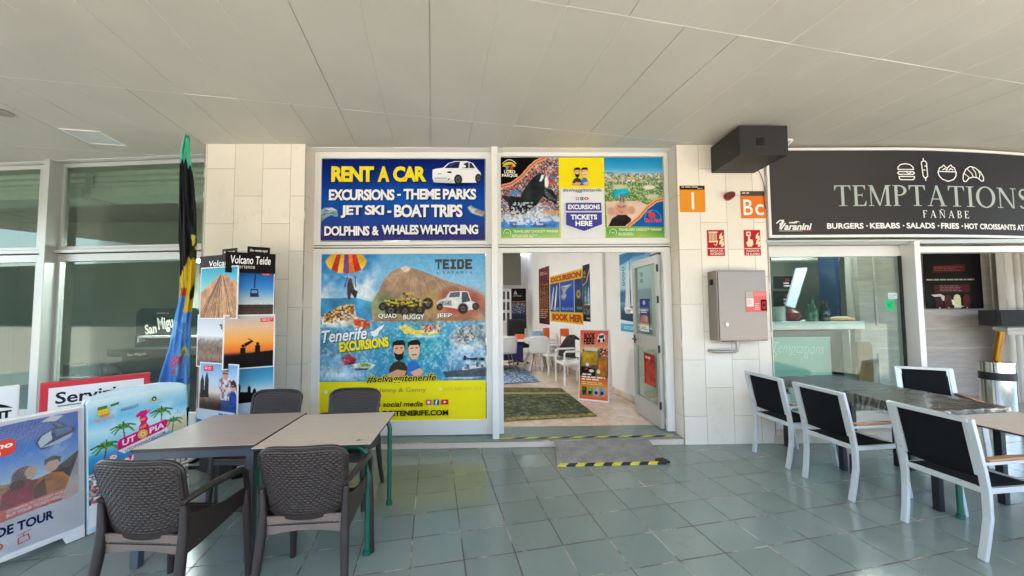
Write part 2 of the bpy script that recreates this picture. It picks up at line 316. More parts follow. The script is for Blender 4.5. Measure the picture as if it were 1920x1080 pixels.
def serif_glyph(ch):                                     # a roman display letter as flat polygons, height 1; returns width, polygons
    q = []; rc = lambda a, b, c, d: q.append([(a, b), (c, b), (c, d), (a, d)])
    t, h, sf = .15, .052, .035
    def ring(cx, cy, rx, ry, ix, iy, a0=0., a1=360., n=24):
        for i in range(n):
            A, B = rad(a0+(a1-a0)*i/n), rad(a0+(a1-a0)*(i+1)/n)
            q.append([(cx+rx*math.cos(A), cy+ry*math.sin(A)), (cx+rx*math.cos(B), cy+ry*math.sin(B)), (cx+ix*math.cos(B), cy+iy*math.sin(B)), (cx+ix*math.cos(A), cy+iy*math.sin(A))])
    if ch == 'T':
        w = .82; rc(.335, 0, .335+t, 1); rc(0, 1-h, w, 1); rc(.2, 0, .62, sf); q += [[(0, .94), (.0, .76), (.02, .76), (.1, .95)], [(w, .94), (w-.1, .95), (w-.02, .76), (w, .76)]]
    elif ch in 'EF':
        w = .7; rc(.09, 0, .09+t, 1); rc(0, 1-sf, .3, 1); rc(0, 0, .3, sf); rc(.24, 1-h, .64, 1); q.append([(.64, .95), (.54, .95), (.62, .78), (.64, .78)])
        rc(.24, .5, .5, .5+h); q.append([(.5, .64), (.46, .525), (.5, .41)])
        if ch == 'E': rc(.24, 0, .66, h); q.append([(.66, .05), (.55, .05), (.67, .25), (.69, .25)])
    elif ch == 'M':
        w = 1.15; rc(.1, 0, .155, 1); rc(.9, 0, .9+t, 1); q += [[(.06, 1), (.23, 1), (.6, .05), (.53, 0)], [(.53, 0), (.58, 0), (.95, 1), (.88, 1)]]; rc(0, 0, .27, sf); rc(.8, 0, w, sf); rc(.95, 1-sf, w, 1); rc(0, 1-sf, .2, 1)
    elif ch == 'P':
        w = .72; rc(.09, 0, .09+t, 1); rc(0, 0, .34, sf); rc(0, 1-sf, .3, 1); ring(.32, .745, .38, .255, .23, .2, -90, 90, 14); rc(.2, 1-h, .33, 1); rc(.2, .49, .33, .49+h)
    elif ch == 'B':
        w = .72; rc(.09, 0, .09+t, 1); rc(0, 0, .3, sf); rc(0, 1-sf, .3, 1); ring(.34, .76, .3, .24, .17, .19, -90, 90, 12); ring(.34, .26, .36, .26, .22, .21, -90, 90, 12); rc(.2, 1-h, .35, 1); rc(.2, .49, .35, .49+h); rc(.2, 0, .35, h)
    elif ch == 'A':
        w = .98; q += [[(.1, 0), (.16, 0), (.52, 1), (.46, 1)], [(.72, 0), (.89, 0), (.55, 1), (.43, 1)]]; rc(.26, .32, .7, .32+h*.9); rc(0, 0, .27, sf); rc(.63, 0, w, sf)
    elif ch == 'I': w = .4; rc(.125, 0, .125+t, 1); rc(0, 0, .4, sf); rc(0, 1-sf, .4, 1)
    elif ch == 'O': w = .98; ring(.49, .5, .49, .53, .335, .475, 0, 360, 36)
    elif ch in 'NÑ':
        w = .98; rc(.12, 0, .175, 1); rc(.8, 0, .855, 1); q.append([(.06, 1), (.24, 1), (.855, 0), (.76, 0)]); rc(0, 0, .29, sf); rc(.68, 1-sf, w, 1); rc(0, 1-sf, .2, 1)
        if ch == 'Ñ': q.append([(.25, 1.12), (.4, 1.2), (.55, 1.13), (.72, 1.22), (.72, 1.16), (.56, 1.06), (.4, 1.13), (.25, 1.06)])
    elif ch == 'S':
        w = .6; pts = []
        for i in range(31):
            s_ = i/30
            if s_ < .5: a = rad(30+240*s_/.5); x = .3+.21*math.cos(a); y = .76+.21*math.sin(a)
            else: a = rad(90-240*(s_-.5)/.5); x = .3+.24*math.cos(a); y = .26+.235*math.sin(a)
            pts.append((x, y, .025+.055*math.exp(-((s_-.5)/.16)**2)+.012))
        for i in range(30):
            (xa, ya, wa), (xb, yb, wb) = pts[i], pts[i+1]; dx, dy = xb-xa, yb-ya; l = math.hypot(dx, dy)+1e-9; nx_, ny_ = -dy/l, dx/l
            q.append([(xa+nx_*wa, ya+ny_*wa), (xa-nx_*wa, ya-ny_*wa), (xb-nx_*wb, yb-ny_*wb), (xb+nx_*wb, yb+ny_*wb)])
    else: w = .4
    return w, q

class Poster:
    """A flat printed sheet. Coordinates of the art are given in the rect (x0,y0,x1,y1) (y down); the sheet is w x h metres,
    its local origin at the bottom left, printed side towards local -y."""
    def __init__(s, rect, w, h, thick=.004):
        s.r = rect; s.w = w; s.h = h; s.v = []; s.f = []; s.c = []; s.lay = 0; s.t = thick
    def P(s, x, y): x0, y0, x1, y1 = s.r; return (x-x0)/(x1-x0)*s.w, (y1-y)/(y1-y0)*s.h
    def canvas(s, nx): return Canvas(*s.r, nx)
    def back(s, col='#d8d8d4'):
        b = len(s.v); c = lrgb(col)
        for y in (.0004, s.t):
            s.v += [(0, y, 0), (s.w, y, 0), (s.w, y, s.h), (0, y, s.h)]
        s.f += [tuple(i+b for i in q) for q in ((4, 7, 6, 5), (0, 4, 5, 1), (1, 5, 6, 2), (2, 6, 7, 3), (3, 7, 4, 0), (0, 1, 2, 3))]; s.c += [c]*8
    def paint(s, cv):
        b = len(s.v); h, w = cv.h, cv.w
        xs = np.linspace(0, s.w, w); zs = np.linspace(s.h, 0, h)
        s.v += [(float(x), 0., float(z)) for z in zs for x in xs]
        a = np.clip(cv.a, 0, 1); l = np.where(a <= .04045, a/12.92, ((a+.055)/1.055)**2.4).reshape(-1, 3); s.c += [tuple(q) for q in l.tolist()]
        s.f += [(b+j*w+i, b+(j+1)*w+i, b+(j+1)*w+i+1, b+j*w+i+1) for j in range(h-1) for i in range(w-1)]; s.lay += 1
    def fill(s, col): s.poly([(s.r[0], s.r[1]), (s.r[2], s.r[1]), (s.r[2], s.r[3]), (s.r[0], s.r[3])], col)
    def polys(s, qs, col):
        c = lrgb(col); y = -.0006*s.lay
        for pts in qs:
            b = len(s.v); pp = [s.P(*p) for p in pts]
            A = sum(pp[i][0]*pp[(i+1) % len(pp)][1]-pp[(i+1) % len(pp)][0]*pp[i][1] for i in range(len(pp)))
            if A < 0: pp = pp[::-1]
            s.v += [(x, y, z) for x, z in pp]; s.c += [c]*len(pp); s.f.append(tuple(range(b, b+len(pp))))
        s.lay += 1
    def poly(s, pts, col): s.polys([pts], col)
    def box(s, x0, y0, x1, y1, col): s.poly([(x0, y0), (x1, y0), (x1, y1), (x0, y1)], col)
    def ell(s, cx, cy, rx, ry, col, n=20): s.poly([(cx+rx*math.cos(2*math.pi*i/n), cy+ry*math.sin(2*math.pi*i/n)) for i in range(n)], col)
    def stroke(s, pts, w, col, closed=False):
        qs = []; P_ = list(pts)+([pts[0]] if closed else [])
        for (xa, ya), (xb, yb) in zip(P_, P_[1:]):
            dx, dy = xb-xa, yb-ya; l = math.hypot(dx, dy)+1e-9; nx_, ny_ = -dy/l*w/2, dx/l*w/2; ex, ey = dx/l*w*.25, dy/l*w*.25
            qs.append([(xa+nx_-ex, ya+ny_-ey), (xb+nx_+ex, yb+ny_+ey), (xb-nx_+ex, yb-ny_+ey), (xa-nx_-ex, ya-ny_-ey)])
        s.polys(qs, col)
    def text(s, body, x0, y0, x1, y1, col, bold=.02, shear=0., rot=0., shadow=None, sh=(4, 4), spacing=1., skew=0.):
        if shadow: s.text(body, x0+sh[0], y0+sh[1], x1+sh[0], y1+sh[1], shadow, bold+.01, shear, rot, None, sh, spacing, skew)
        vs, fs = text_geo(body, bold, shear, spacing)
        if not len(vs): return
        b = len(s.v); c = lrgb(col); y = -.0006*s.lay; cx, cy = (x0+x1)/2, (y0+y1)/2; ca, sa = math.cos(rad(rot)), math.sin(rad(rot))
        for u, v in vs:
            px = x0+u*(x1-x0); py = y1-v*(y1-y0)+skew*(u-.5); dx, dy = px-cx, py-cy
            X, Z = s.P(cx+dx*ca-dy*sa, cy+dx*sa+dy*ca); s.v.append((X, y, Z)); s.c.append(c)
        s.f += [tuple(i+b for i in f) for f in fs]; s.lay += 1
    def serif(s, body, x0, y0, x1, y1, col, gap=.12):
        gl = [serif_glyph(ch) for ch in body]; tot = sum(w for w, _ in gl)+gap*(len(gl)-1); k = (x1-x0)/tot; x = x0; qs = []
        for w, q in gl:
            qs += [[(x+a*k, y1-b*(y1-y0)) for a, b in p] for p in q]; x += (w+gap)*k
        s.polys(qs, col)
    def lines(s, x0, y0, x1, y1, n, col, fillf=.45, rag=.3):      # lines of print too small to read
        h = (y1-y0)/n; qs = []; r = random.Random(int(x0*7+y0))
        for i in range(n):
            x = x0; e = x1-(x1-x0)*rag*r.random()
            while x < e:
                w = h*(1.2+2.5*r.random()); qs.append([(x, y0+i*h), (min(x+w, e), y0+i*h), (min(x+w, e), y0+i*h+h*fillf), (x, y0+i*h+h*fillf)]); x += w+h*.5
        if qs: s.polys(qs, col)
    def build(s, name, parent=None, material=None, bend=None):
        me = bpy.data.meshes.new(name); v = s.v if bend is None else [bend(*p) for p in s.v]
        me.from_pydata(v, [], s.f); me.materials.append(material or PRINT)
        at = me.color_attributes.new('Col', 'FLOAT_COLOR', 'POINT')
        at.data.foreach_set('color', np.array([(r, g, b, 1.) for r, g, b in s.c], dtype=np.float32).ravel()); me.update()
        return obj(name, me, parent)

def on_frame(fr, rect, ox, oy, k, d, thick=.004):         # a sheet lying on plane y=d of a frame, its edges read from the photograph
    xa, za = fr.px(ox+rect[0]*k, oy+rect[1]*k, d); xb, zb = fr.px(ox+rect[2]*k, oy+rect[3]*k, d)
    P = Poster(rect, xb-xa, za-zb, thick); P.place = (fr.loc(xa, d, zb), fr.a); return P
def stick(P, name, label, cat, group=None, material=None):
    o = P.build(name, None, material); o.location = P.place[0]; o.rotation_euler = (0, 0, P.place[1]); return tag(o, label, cat, group)

# ------------------------------------------------------------------ the setting: street, arcade floor, ceiling
def struct(o): o['kind'] = 'structure'; return o
struct(MB().add([(-150, -150, -.03), (150, -150, -.03), (150, 150, -.03), (-150, 150, -.03)], [(0, 1, 2, 3)]).build('ground', PAVE))
fl = MB().box(-14, -3.6, -.025, 14, 4.6, 0).build('floor', FLOORM); struct(fl); put(fl, (.336, 2.626, 0), T.a)
cb = MB(); rr = random.Random(3)
for i in range(-26, 30):
    for j in range(-2, 7):
        x0 = -.022+.437*i; y0 = .57+1.63*j; dz = rr.uniform(-.003, .002); g = .0035
        cb.box(x0+g, y0+g, CEIL+dz, x0+.437-g, y0+1.63-g, CEIL+.02)
cb.box(-12, -2.69, CEIL+.0045, 13, 12, CEIL+.3)
for i in range(-26, 31):
    for j in range(-2, 4):
        if rr.random() < .68: cb.box(-.022+.437*i-.002, .57+1.63*j+.004, CEIL-.0022, -.022+.437*i+.002, .57+1.63*j+1.626, CEIL+.01, 1)
for j in range(-2, 4): cb.box(-11.3, .57+1.63*j-.0026, CEIL-.0026, 12.6, .57+1.63*j+.0026, CEIL+.01, 1)
struct(cb.build('ceiling', [CEILM, mat('ceiling joint strip', '#dedad2', .5)])).rotation_euler = (0, 0, T.a)

# rooms behind the shopfronts
RT = dict(loc=(T.o[0], T.o[1], 0), rotz=T.a)
def room(mb, name, material, label=None, cat='wall', bevel=0):
    o = put(mb.build(name, material, None, bevel), **RT)
    if label: tag(o, label, cat)
    else: struct(o)
    return o
SZ = .078
room(MB().extz([(-1.55, .78), (2.25, .02), (2.25, 8.3), (-1.55, 8.3)], .02, SZ-.004), 'shop_floor', MARBLE)
room(MB().box(2.25, .30, 0, 2.37, 8.3, CEIL), 'wall', WALLW, 'white side wall of the excursion shop hung with large posters')
room(MB().box(-1.7, 8.0, 0, 2.25, 8.15, CEIL), 'wall', WALLW, 'white end wall deep inside the excursion shop behind the desk')
room(MB().box(-1.7, .85, 0, -1.55, 8.0, CEIL), 'wall', WALLW, 'white dividing wall hidden behind the big excursion window poster')
room(MB().box(2.235, .45, SZ, 2.249, 7.9, SZ+.1), 'skirting', MARBLE, 'pink marble skirting along the white shop wall', 'skirting')
room(MB().box(2.19, 2.15, SZ+.1, 2.249, 2.72, CEIL), 'pilaster', WALLW, 'shallow white pilaster between sailing poster and night show poster', 'pilaster', .004)
fl2 = MB().box(-10.5, 4.6, .001, -3.2, 9.2, .03).build('shop_floor', mat('dark shop floor', '#5c615c', .4)); struct(fl2)
tag(MB().box(-11, 8.2, 0, -3.0, 8.35, CEIL).build('wall', WALLG), 'grey green end wall of the closed bar behind glass', 'wall')
tag(MB().box(-6.25, 7.0, .03, -6.05, 8.2, CEIL).build('wall', WALLG), 'grey green stub wall inside the closed bar', 'wall')
tag(MB().box(-11.1, 4.9, 0, -10.9, 8.3, CEIL).build('wall', WALLG), 'grey green wall at the outer end of the closed bar', 'wall')
fl3 = MB().box(3.0, 4.75, .001, 12, 10.2, .03).build('shop_floor', mat('grey shop floor', '#8b867e', .35)); struct(fl3)
tag(MB().box(2.0, 9.4, 0, 12, 9.5, CEIL).build('wall', WALLG), 'grey wall deep behind the snack bar counter', 'wall')
tag(MB().box(12, 4.5, 0, 12.1, 9.5, CEIL).build('wall', WALLG), 'grey wall at the outer end of the snack bar', 'wall')

# building added across the street so the panes reflect a plain dark face
bd = thing('building', 'plain grey green building added across the street', 'building', (0, -26, 0))
MB().box(-250, -6, -.02, 250, 0, 7).build('wall', mat('grey green stucco', '#6f776c', .85, amt=.15, scale=.6), bd)
for k in range(-6, 7): MB().box(k*7-1.2, .002, 3.6, k*7+1.2, .06, 6).build('window', mat('dark panes %d' % k, '#2c3432', .3), bd)

# pillars of cream stone
def pillar(x0, x1, d1, label):
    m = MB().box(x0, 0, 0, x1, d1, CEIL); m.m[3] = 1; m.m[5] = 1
    m.box(x0-.001, -.004, 0, x0+.012, .009, CEIL, 1); m.box(x1-.012, -.004, 0, x1+.001, .009, CEIL, 1)
    o = m.build('pillar', [CREAM, CREAM_S]); put(o, tuple(M.o), M.a); return tag(o, label, 'pillar')
pillar(-3.605, -2.424, .42, 'cream stone tiled pillar behind the volcano display stand')
pillar(1.993, 3.085, .42, 'cream stone tiled pillar carrying the steel fire hose cabinet')

# step in front of the middle shop
st = MB().box(-2.43, .004, 0, 1.99, .5, SZ-.012, 0).box(-2.43, -.006, SZ-.012, 1.99, .5, SZ, 1)
st = put(st.build('step', [mat('cream step riser', '#d8cbb9', .5, amt=.06), STEPM], None, .003), tuple(M.o), M.a); tag(st, 'low cream step with green tile top below the shop entrance', 'step')

def stripes(mb, x0, y0, x1, y1, wdt, z, nseg, skew=.6, pal=(0, 1)):     # hazard tape laid flat between two points
    a = Vector((x0, y0, 0)); b = Vector((x1, y1, 0)); t = (b-a); l = t.length; t.normalize(); n = Vector((-t.y, t.x, 0)); s_ = l/nseg
    for i in range(nseg):
        p = [a+t*(i*s_)+n*0, a+t*((i+1)*s_), a+t*min(l, (i+1)*s_+skew*s_)+n*wdt, a+t*min(l, i*s_+(skew*s_ if i else 0))+n*wdt]
        mb.add([(q.x, q.y, z) for q in p], [(0, 1, 2, 3)], pal[i % 2])
YEL = mat('yellow tape', '#cfc63a', .5, amt=.2, scale=30); BLK = mat('black tape', '#1a1a18', .5, amt=.3, scale=30)
tp = MB(); stripes(tp, -.17, .052, 1.9, .048, .045, SZ+.004, 15)
tag(put(tp.build('hazard_tape', [YEL, BLK], fix=False), tuple(M.o), M.a), 'worn yellow and black tape along the tiled door step', 'tape')

# checker plate ramp
A, B_, C_, D_ = [Vector(onz(*p)) for p in ((1045, 874, .008), (1249, 869.5, .008), (1215, 822.5, SZ+.008), (1040, 826.5, SZ+.008))]
def rp_(u, v, h=0.): p = (A*(1-u)+B_*u)*(1-v)+(D_*(1-u)+C_*u)*v; return Vector((p.x, p.y, p.z+h))
ro = thing('ramp', 'worn grey checker plate ramp leading up to the shop step', 'ramp')
m = MB(); vs = [rp_(0, 0), rp_(1, 0), rp_(1, 1), rp_(0, 1), rp_(0, 0, -.008), rp_(1, 0, -.008), rp_(1, 1, -.01), rp_(0, 1, -.01)]
m.add(vs, [(0, 1, 2, 3), (7, 6, 5, 4), (0, 4, 5, 1), (1, 5, 6, 2), (2, 6, 7, 3), (3, 7, 4, 0)])
rr = random.Random(5)
for i in range(24):
    for j in range(9):
        u = (i+.5)/24; v = (j+.8)/9.6; hgt = .01*max(.1, min(1, 1.6-2.2*u+rr.uniform(-.2, .2)))
        a = .017; b = .008; s_ = 1 if (i+j) % 2 else -1
        c = rp_(u, v, .0002); d1 = Vector((.7, .7*s_, 0)); d2 = Vector((-.7*s_, .7, 0))
        pts = [c+d1*a, c+d2*b, c-d1*a, c-d2*b, c+Vector((0, 0, hgt))]; m.add(pts, [(0, 1, 4), (1, 2, 4), (2, 3, 4), (3, 0, 4)])
m.build('plate', DIAM, ro)
m = MB(); n_ = 12
for i in range(n_):
    u0, u1 = i/n_, (i+1)/n_; sk = .03
    m.add([rp_(u0, 0, .006), rp_(u1, 0, .006), rp_(min(1, u1+sk), .075, .006), rp_(min(1, u0+sk), .075, .006)], [(0, 1, 2, 3)], i % 2)
    m.add([rp_(u0, 0, .006), rp_(u1, 0, .006), rp_(u1, -.004, -.006), rp_(u0, -.004, -.006)], [(3, 2, 1, 0)], i % 2)
m.build('edge_tape', [YEL, BLK], ro)
p = onz(1236, 862, .02)
m = MB(); m.extz([(p[0]-.055, p[1]-.03), (p[0]+.1, p[1]-.045), (p[0]+.06, p[1]+.05), (p[0]-.03, p[1]+.04)], .001, .026); m.build('rubber_corner', BLK, ro, .008)

# ------------------------------------------------------------------ middle shopfront: frame, mullion, panes, open door
FD = .2
def fz(py, px=760, d=FD): return M.px(px, py, d)[1]
def fx(px, py, d=FD): return M.px(px, py, d)[0]
sf = thing('shopfront', 'white framed shopfront with open glass door between cream pillars', 'shopfront', tuple(M.o), M.a)
def frame_rect(mb, X0, X1, Z0, Z1, x0, x1, z0, z1, d0, d1, mi=0):
    mb.box(X0, d0, Z0, x0, d1, Z1, mi); mb.box(x1, d0, Z0, X1, d1, Z1, mi); mb.box(x0, d0, Z0, x1, d1, z0, mi); mb.box(x0, d0, z1, x1, d1, Z1, mi)
xa, xb = -2.424, -.237; ua, ub = fx(601.5, 370), fx(911, 370); la, lb = fx(599.5, 630), fx(912, 630)
zt, zs1, zs0, ztr1, ztr0, zl1, zl0 = fz(285), fz(296), fz(452.5), fz(459), fz(465.5), fz(476), fz(789)
m = MB()
frame_rect(m, xa, xb, ztr1, zt, ua, ub, zs0, zs1, FD, FD+.06)
frame_rect(m, xa, xb, SZ+.01, ztr0, la, lb, zl0, zl1, FD, FD+.06)
xc, xd = -.163, 1.99; uc, ud = fx(939, 370), fx(1246.5, 370); dc, dd_ = fx(943.5, 640), fx(1248, 640); zh = fz(473, 1090)
frame_rect(m, xc, xd, ztr1, zt, uc, ud, fz(446, 1090), fz(292.5, 1090), FD, FD+.06)
m.box(xc, FD, SZ+.01, dc, FD+.06, ztr0).box(dd_, FD, SZ+.01, xd, FD+.06, ztr0).box(dc, FD, zh, dd_, FD+.06, ztr0)
m.build('frame', ALU, sf, .004)
m = MB(); m.box(xa, FD-.11, zt+.004, xd, FD+.06, CEIL+.003); m.build('head_trim', ALU, sf, .003)
m = MB()
for a_, b_ in ((xa, -.24), (-.16, xd)):
    m.box(a_, FD-.018, ztr0+.012, b_, FD+.05, ztr1-.012); m.box(a_, FD+.02, ztr0, b_, FD+.05, ztr0+.012, 1); m.box(a_, FD+.02, ztr1-.012, b_, FD+.05, ztr1, 1)
m.build('transom', [ALU, GASK], sf, .003)
MB().box(-.238, .055, SZ+.001, -.162, FD+.07, CEIL+.003).build('mullion', ALU, sf, .004)
for a_, b_, c_, d_ in ((ua, ub, zs0, zs1), (la, lb, zl0, zl1), (uc, ud, fz(446, 1090), fz(292.5, 1090))):
    MB().box(a_-.005, FD+.02, c_-.005, b_+.005, FD+.028, d_+.005).build('pane', CLEAR, sf)
# the door leaf, swung about ninety degrees into the shop
dr = MB(); DW, DH = .86, zh-SZ-.02; s_ = .095
# leaf built along local x from the hinge
z0 = .015
dr.box(0, -.022, z0, s_*.8, .022, DH).box(DW-s_, -.022, z0, DW, .022, DH)
dr.box(s_*.8, -.021, z0, DW-s_, .021, .27).box(s_*.8, -.021, .98, DW-s_, .021, 1.14).box(s_*.8, -.021, DH-.1, DW-s_, .021, DH-.001)
do = dr.build('door', ALUG, sf, .003); do.location = (dd_-.028, FD+.075, SZ); do.rotation_euler = (0, 0, rad(91.6))
for a_, b_ in ((.27, .98), (1.14, DH-.1)): MB().box(s_*.8-.005, -.004, a_-.004, DW-s_+.005, .004, b_+.004).build('pane', TINT, do)
m = MB()
for yy in (-.05, .05): m.tube([(DW-.05, yy*.4, 1.06), (DW-.05, yy, 1.06), (DW-.17, yy*1.05, 1.06)], .011, 8)
m.box(DW-.075, -.026, 1.0, DW-.025, .026, 1.12); m.build('handle', BLACK, do, smooth=40)
for zz in (.3, 1.0, 1.62, 2.02): MB().tube([(-.004, .026, zz-.045), (-.004, .026, zz+.045)], .014, 8).build('hinge', BLACK, do, smooth=40)
MB().box(.0, -.03, DH-.002, .28, .0, DH+.03).build('door_closer', BLACK, do, .004)

# ------------------------------------------------------------------ left shopfront of the closed bar
lf = thing('shopfront', 'grey framed dark glass shopfront of the closed bar', 'shopfront', tuple(L.o), L.a)
def lx(px, py, d): return L.px(px, py, d)[0]
def lz(px, py, d): return L.px(px, py, d)[1]
LD = .13
x1 = .35; mu0, mu1 = lx(76, 420, 0), lx(86.5, 420, 0); w0 = lx(118, 400, LD); zt = lz(240, 302, LD); zA1, zA0 = lz(240, 309, LD), lz(240, 459.5, LD); zB1 = lz(240, 488, LD); zT1, zT0 = lz(240, 465, LD), lz(240, 474, LD)
m = MB(); mat2 = MB()
def lunit(xl, xr, il, ir):
    frame_rect(m, xl, xr, zT1, zt, il, ir, zA0, zA1, LD, LD+.06)
    frame_rect(m, xl, xr, .06, zT0, il-.006, ir+.006, .34, zB1, LD, LD+.06)
    m.box(xl, LD-.045, zT0+.012, xr, LD+.05, zT1-.008); m.box(xl, LD+.02, zT0, xr, LD+.05, zT0+.012, 1); m.box(xl, LD+.02, zT1-.008, xr, LD+.05, zT1, 1)
    m.box(xl, LD-.09, zt+.004, xr, LD+.06, CEIL+.003)
    for a_, b_ in ((zA0, zA1), (.34, zB1)): MB().box(il-.008, LD+.02, a_-.004, ir+.008, LD+.028, b_+.004).build('pane', DTINT, lf)
lunit(mu1, x1, w0, .33); lunit(mu0-2.3, mu0, mu0-2.2, lx(71, 400, LD)); lunit(mu0-4.7, mu0-2.36, mu0-4.6, mu0-2.46)
m.build('frame', [ALUG, GASK], lf, .003)
for a_ in (mu0, mu0-2.36): MB().box(a_, 0, .06, a_+(mu1-mu0), LD+.07, CEIL+.003).build('mullion', ALUG, lf, .004)
m = MB().box(mu0-4.7, -.02, 0, x1, LD+.2, .06); m.build('plinth', mat('cream plinth', '#cdbfab', .5, amt=.06), lf, .003)
m = MB(); zb = lz(240, 371, .5)
for (a_, b_) in ((mu0+.12, .34), (mu0-2.25, mu0-.02)):
    m.box(a_, .42, zb, b_, .8, zb+.13)
    for k in range(5): m.tube([(a_, .5, zb+.19+k*.085), (b_, .5, zb+.19+k*.085)], .05, 10)
m.build('shutter_housing', mat('pale shutter slats', '#c9d2c8', .45), lf, smooth=40)
# reflection panel and lit tube inside the closed bar
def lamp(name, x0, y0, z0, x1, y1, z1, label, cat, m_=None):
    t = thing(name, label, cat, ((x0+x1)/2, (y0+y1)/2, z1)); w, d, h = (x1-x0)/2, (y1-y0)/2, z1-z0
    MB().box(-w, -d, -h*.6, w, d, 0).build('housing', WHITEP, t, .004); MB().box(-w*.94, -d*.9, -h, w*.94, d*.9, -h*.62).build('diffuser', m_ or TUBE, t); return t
lamp('ceiling_light', -5.4, 5.55, 2.42, -4.3, 6.4, 2.5, 'large glowing panel hung inside the closed bar for a window reflection', 'lamp', mat('soft reflection panel', '#f4fbff', .4, emit=12.))  # glowing panel added in place of a bright reflection on the window
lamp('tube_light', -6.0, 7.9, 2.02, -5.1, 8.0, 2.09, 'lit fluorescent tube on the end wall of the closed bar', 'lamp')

# ------------------------------------------------------------------ right shopfront of the snack bar
rf = thing('shopfront', 'white framed snack bar shopfront with green glass under the dark sign', 'shopfront', tuple(R.o), R.a)
RD = .17
def rx(px, py, d): return R.px(px, py, d)[0]
def rz(px, py, d): return R.px(px, py, d)[1]
g0, g1 = rx(1448, 600, RD), rx(1694, 600, RD); zt_, zg = rz(1560, 461, RD), rz(1560, 481, RD)
p0, p1 = rx(1721, 570, 0), rx(1732, 570, 0); ztop = 2.385
m = MB(); frame_rect(m, -.04, p0, .1, zt_, g0, g1, .3, zg, RD, RD+.06)
m.box(p1, RD-.06, rz(1820, 474, RD), p1+4, RD+.06, rz(1820, 463, RD)); m.build('frame', ALU, rf, .004)
m = MB().box(p0, 0, .02, p1, RD+.08, ztop); m.build('mullion', ALU, rf, .004)
m = MB().box(-.04, .04, zt_+.004, p1+4, RD+.08, ztop+.02); m.box(-.04, -.02, zt_+.02, p0-.003, .04, zt_+.045); m.build('head_trim', ALUG, rf, .003)
MB().box(g0-.005, RD+.02, .296, g1+.005, RD+.028, zg+.004).build('pane', TINT, rf)
MB().box(g1-.03, RD-.02, .3, g1+.0, RD-.002, zg).build('gasket', GASK, rf)
MB().box(-.04, -.03, 0, p0+.02, RD+.2, .1).build('plinth', mat('cream marble plinth', '#cfc2b0', .4, amt=.1), rf, .004)
MB().box(-.04, .3, ztop+.02, 8, .42, CEIL).build('upper_wall', WALLG, rf)
lamp('ceiling_light', -1.5, 6.2, CEIL-.06, -.7, 7.0, CEIL-.002, 'unseen square ceiling lamp added to brighten the entrance of the excursion shop', 'lamp', FILL_LAMP)  # added out of sight to brighten the shop behind the entrance
lamp('ceiling_light', -2.1, 9.3, CEIL-.06, -1.3, 10.1, CEIL-.002, 'unseen square ceiling lamp added to brighten the desk end of the excursion shop', 'lamp', FILL_LAMP)  # second added lamp, also unseen, lifts the far end of the shop
lamp('ceiling_light', 5.5, 6.2, CEIL-.06, 6.3, 7.0, CEIL-.002, 'unseen square ceiling lamp added to brighten the snack bar', 'lamp', mat('bright fill diffuser', '#ffffff', .4, emit=11.))  # unseen lamp added to brighten the snack bar

# ------------------------------------------------------------------ window signs of the excursion shop
# --- RENT A CAR
P = on_frame(M, (115, 195, 1693, 977), 580, 260, .19444, FD+.014); P.back()
c = P.canvas(240); c.vgrad([(190, '#0a1a5c'), (330, '#0b2a7c'), (600, '#1350ab'), (760, '#20489f'), (980, '#3b3578')])
c.ell(900, 560, 620, 170, '#1a63c0', .55, 1.); c.ell(1420, 440, 260, 28, '#0a1540', .8, .6); c.tex(.05, 20)
c.poly([(110, 690), (160, 665), (230, 660), (275, 690), (285, 745), (262, 752), (215, 735), (170, 760), (118, 800)], '#7e9ca6', 1, .5, 30)
c.poly([(150, 672), (225, 664), (268, 690), (200, 690)], '#c4d2d6', 1, .2, 20); c.line([(120, 740), (180, 718), (240, 715)], 9, '#3f6474')
c.poly([(1525, 665), (1555, 645), (1600, 670), (1692, 705), (1692, 755), (1640, 745), (1560, 715)], '#8c8f8c', 1, .7, 40); c.ell(1548, 672, 18, 20, '#c8c9c2', .9, .4)
P.paint(c)
car = [(1188, 300), (1215, 290), (1290, 280), (1340, 235), (1400, 216), (1520, 215), (1580, 235), (1620, 290), (1655, 330), (1660, 400), (1640, 420), (1600, 425), (1475, 425), (1390, 430), (1200, 422), (1186, 380)]
P.poly(car, '#eceef0'); P.poly([(1300, 284), (1352, 236), (1405, 222), (1455, 222), (1440, 284)], '#17264f'); P.poly([(1345, 245), (1400, 226), (1420, 226), (1360, 275)], '#31456f')
P.poly([(1475, 284), (1492, 240), (1530, 226), (1565, 235), (1600, 284)], '#28303f'); P.box(1538, 228, 1546, 284, '#dfe2e6')
for q in ((1436, 395, 40, 50), (1632, 385, 32, 45)): P.ell(*q, '#23272c'); P.ell(q[0], q[1], q[2]*.62, q[3]*.62, '#565b60'); P.ell(q[0], q[1], q[2]*.25, q[3]*.25, '#24282c')
P.poly([(1190, 395), (1395, 400), (1392, 430), (1205, 424)], '#cfd3d8'); P.box(1210, 376, 1330, 392, '#b9bec4'); P.ell(1352, 325, 24, 9, '#30353b'); P.poly([(1238, 342), (1275, 336), (1275, 341), (1240, 347)], '#4a4f55'); P.stroke([(1450, 300), (1600, 294)], 4, '#b9bec5'); P.ell(1492, 268, 20, 13, '#f2f3f5'); P.poly([(1330, 398), (1356, 380), (1350, 400)], '#24272b')
tx = dict(spacing=.9, bold=.038, shadow='#0a1030', sh=(5, 7))
for w_, a_, b_ in (('RENT', 218, 625), ('A', 662, 775), ('CAR', 810, 1130)): P.text(w_, a_, 270, b_, 420, '#f2dc34', bold=.05, shadow='#101030', sh=(6, 8), spacing=.88)
r_ = random.Random(4)
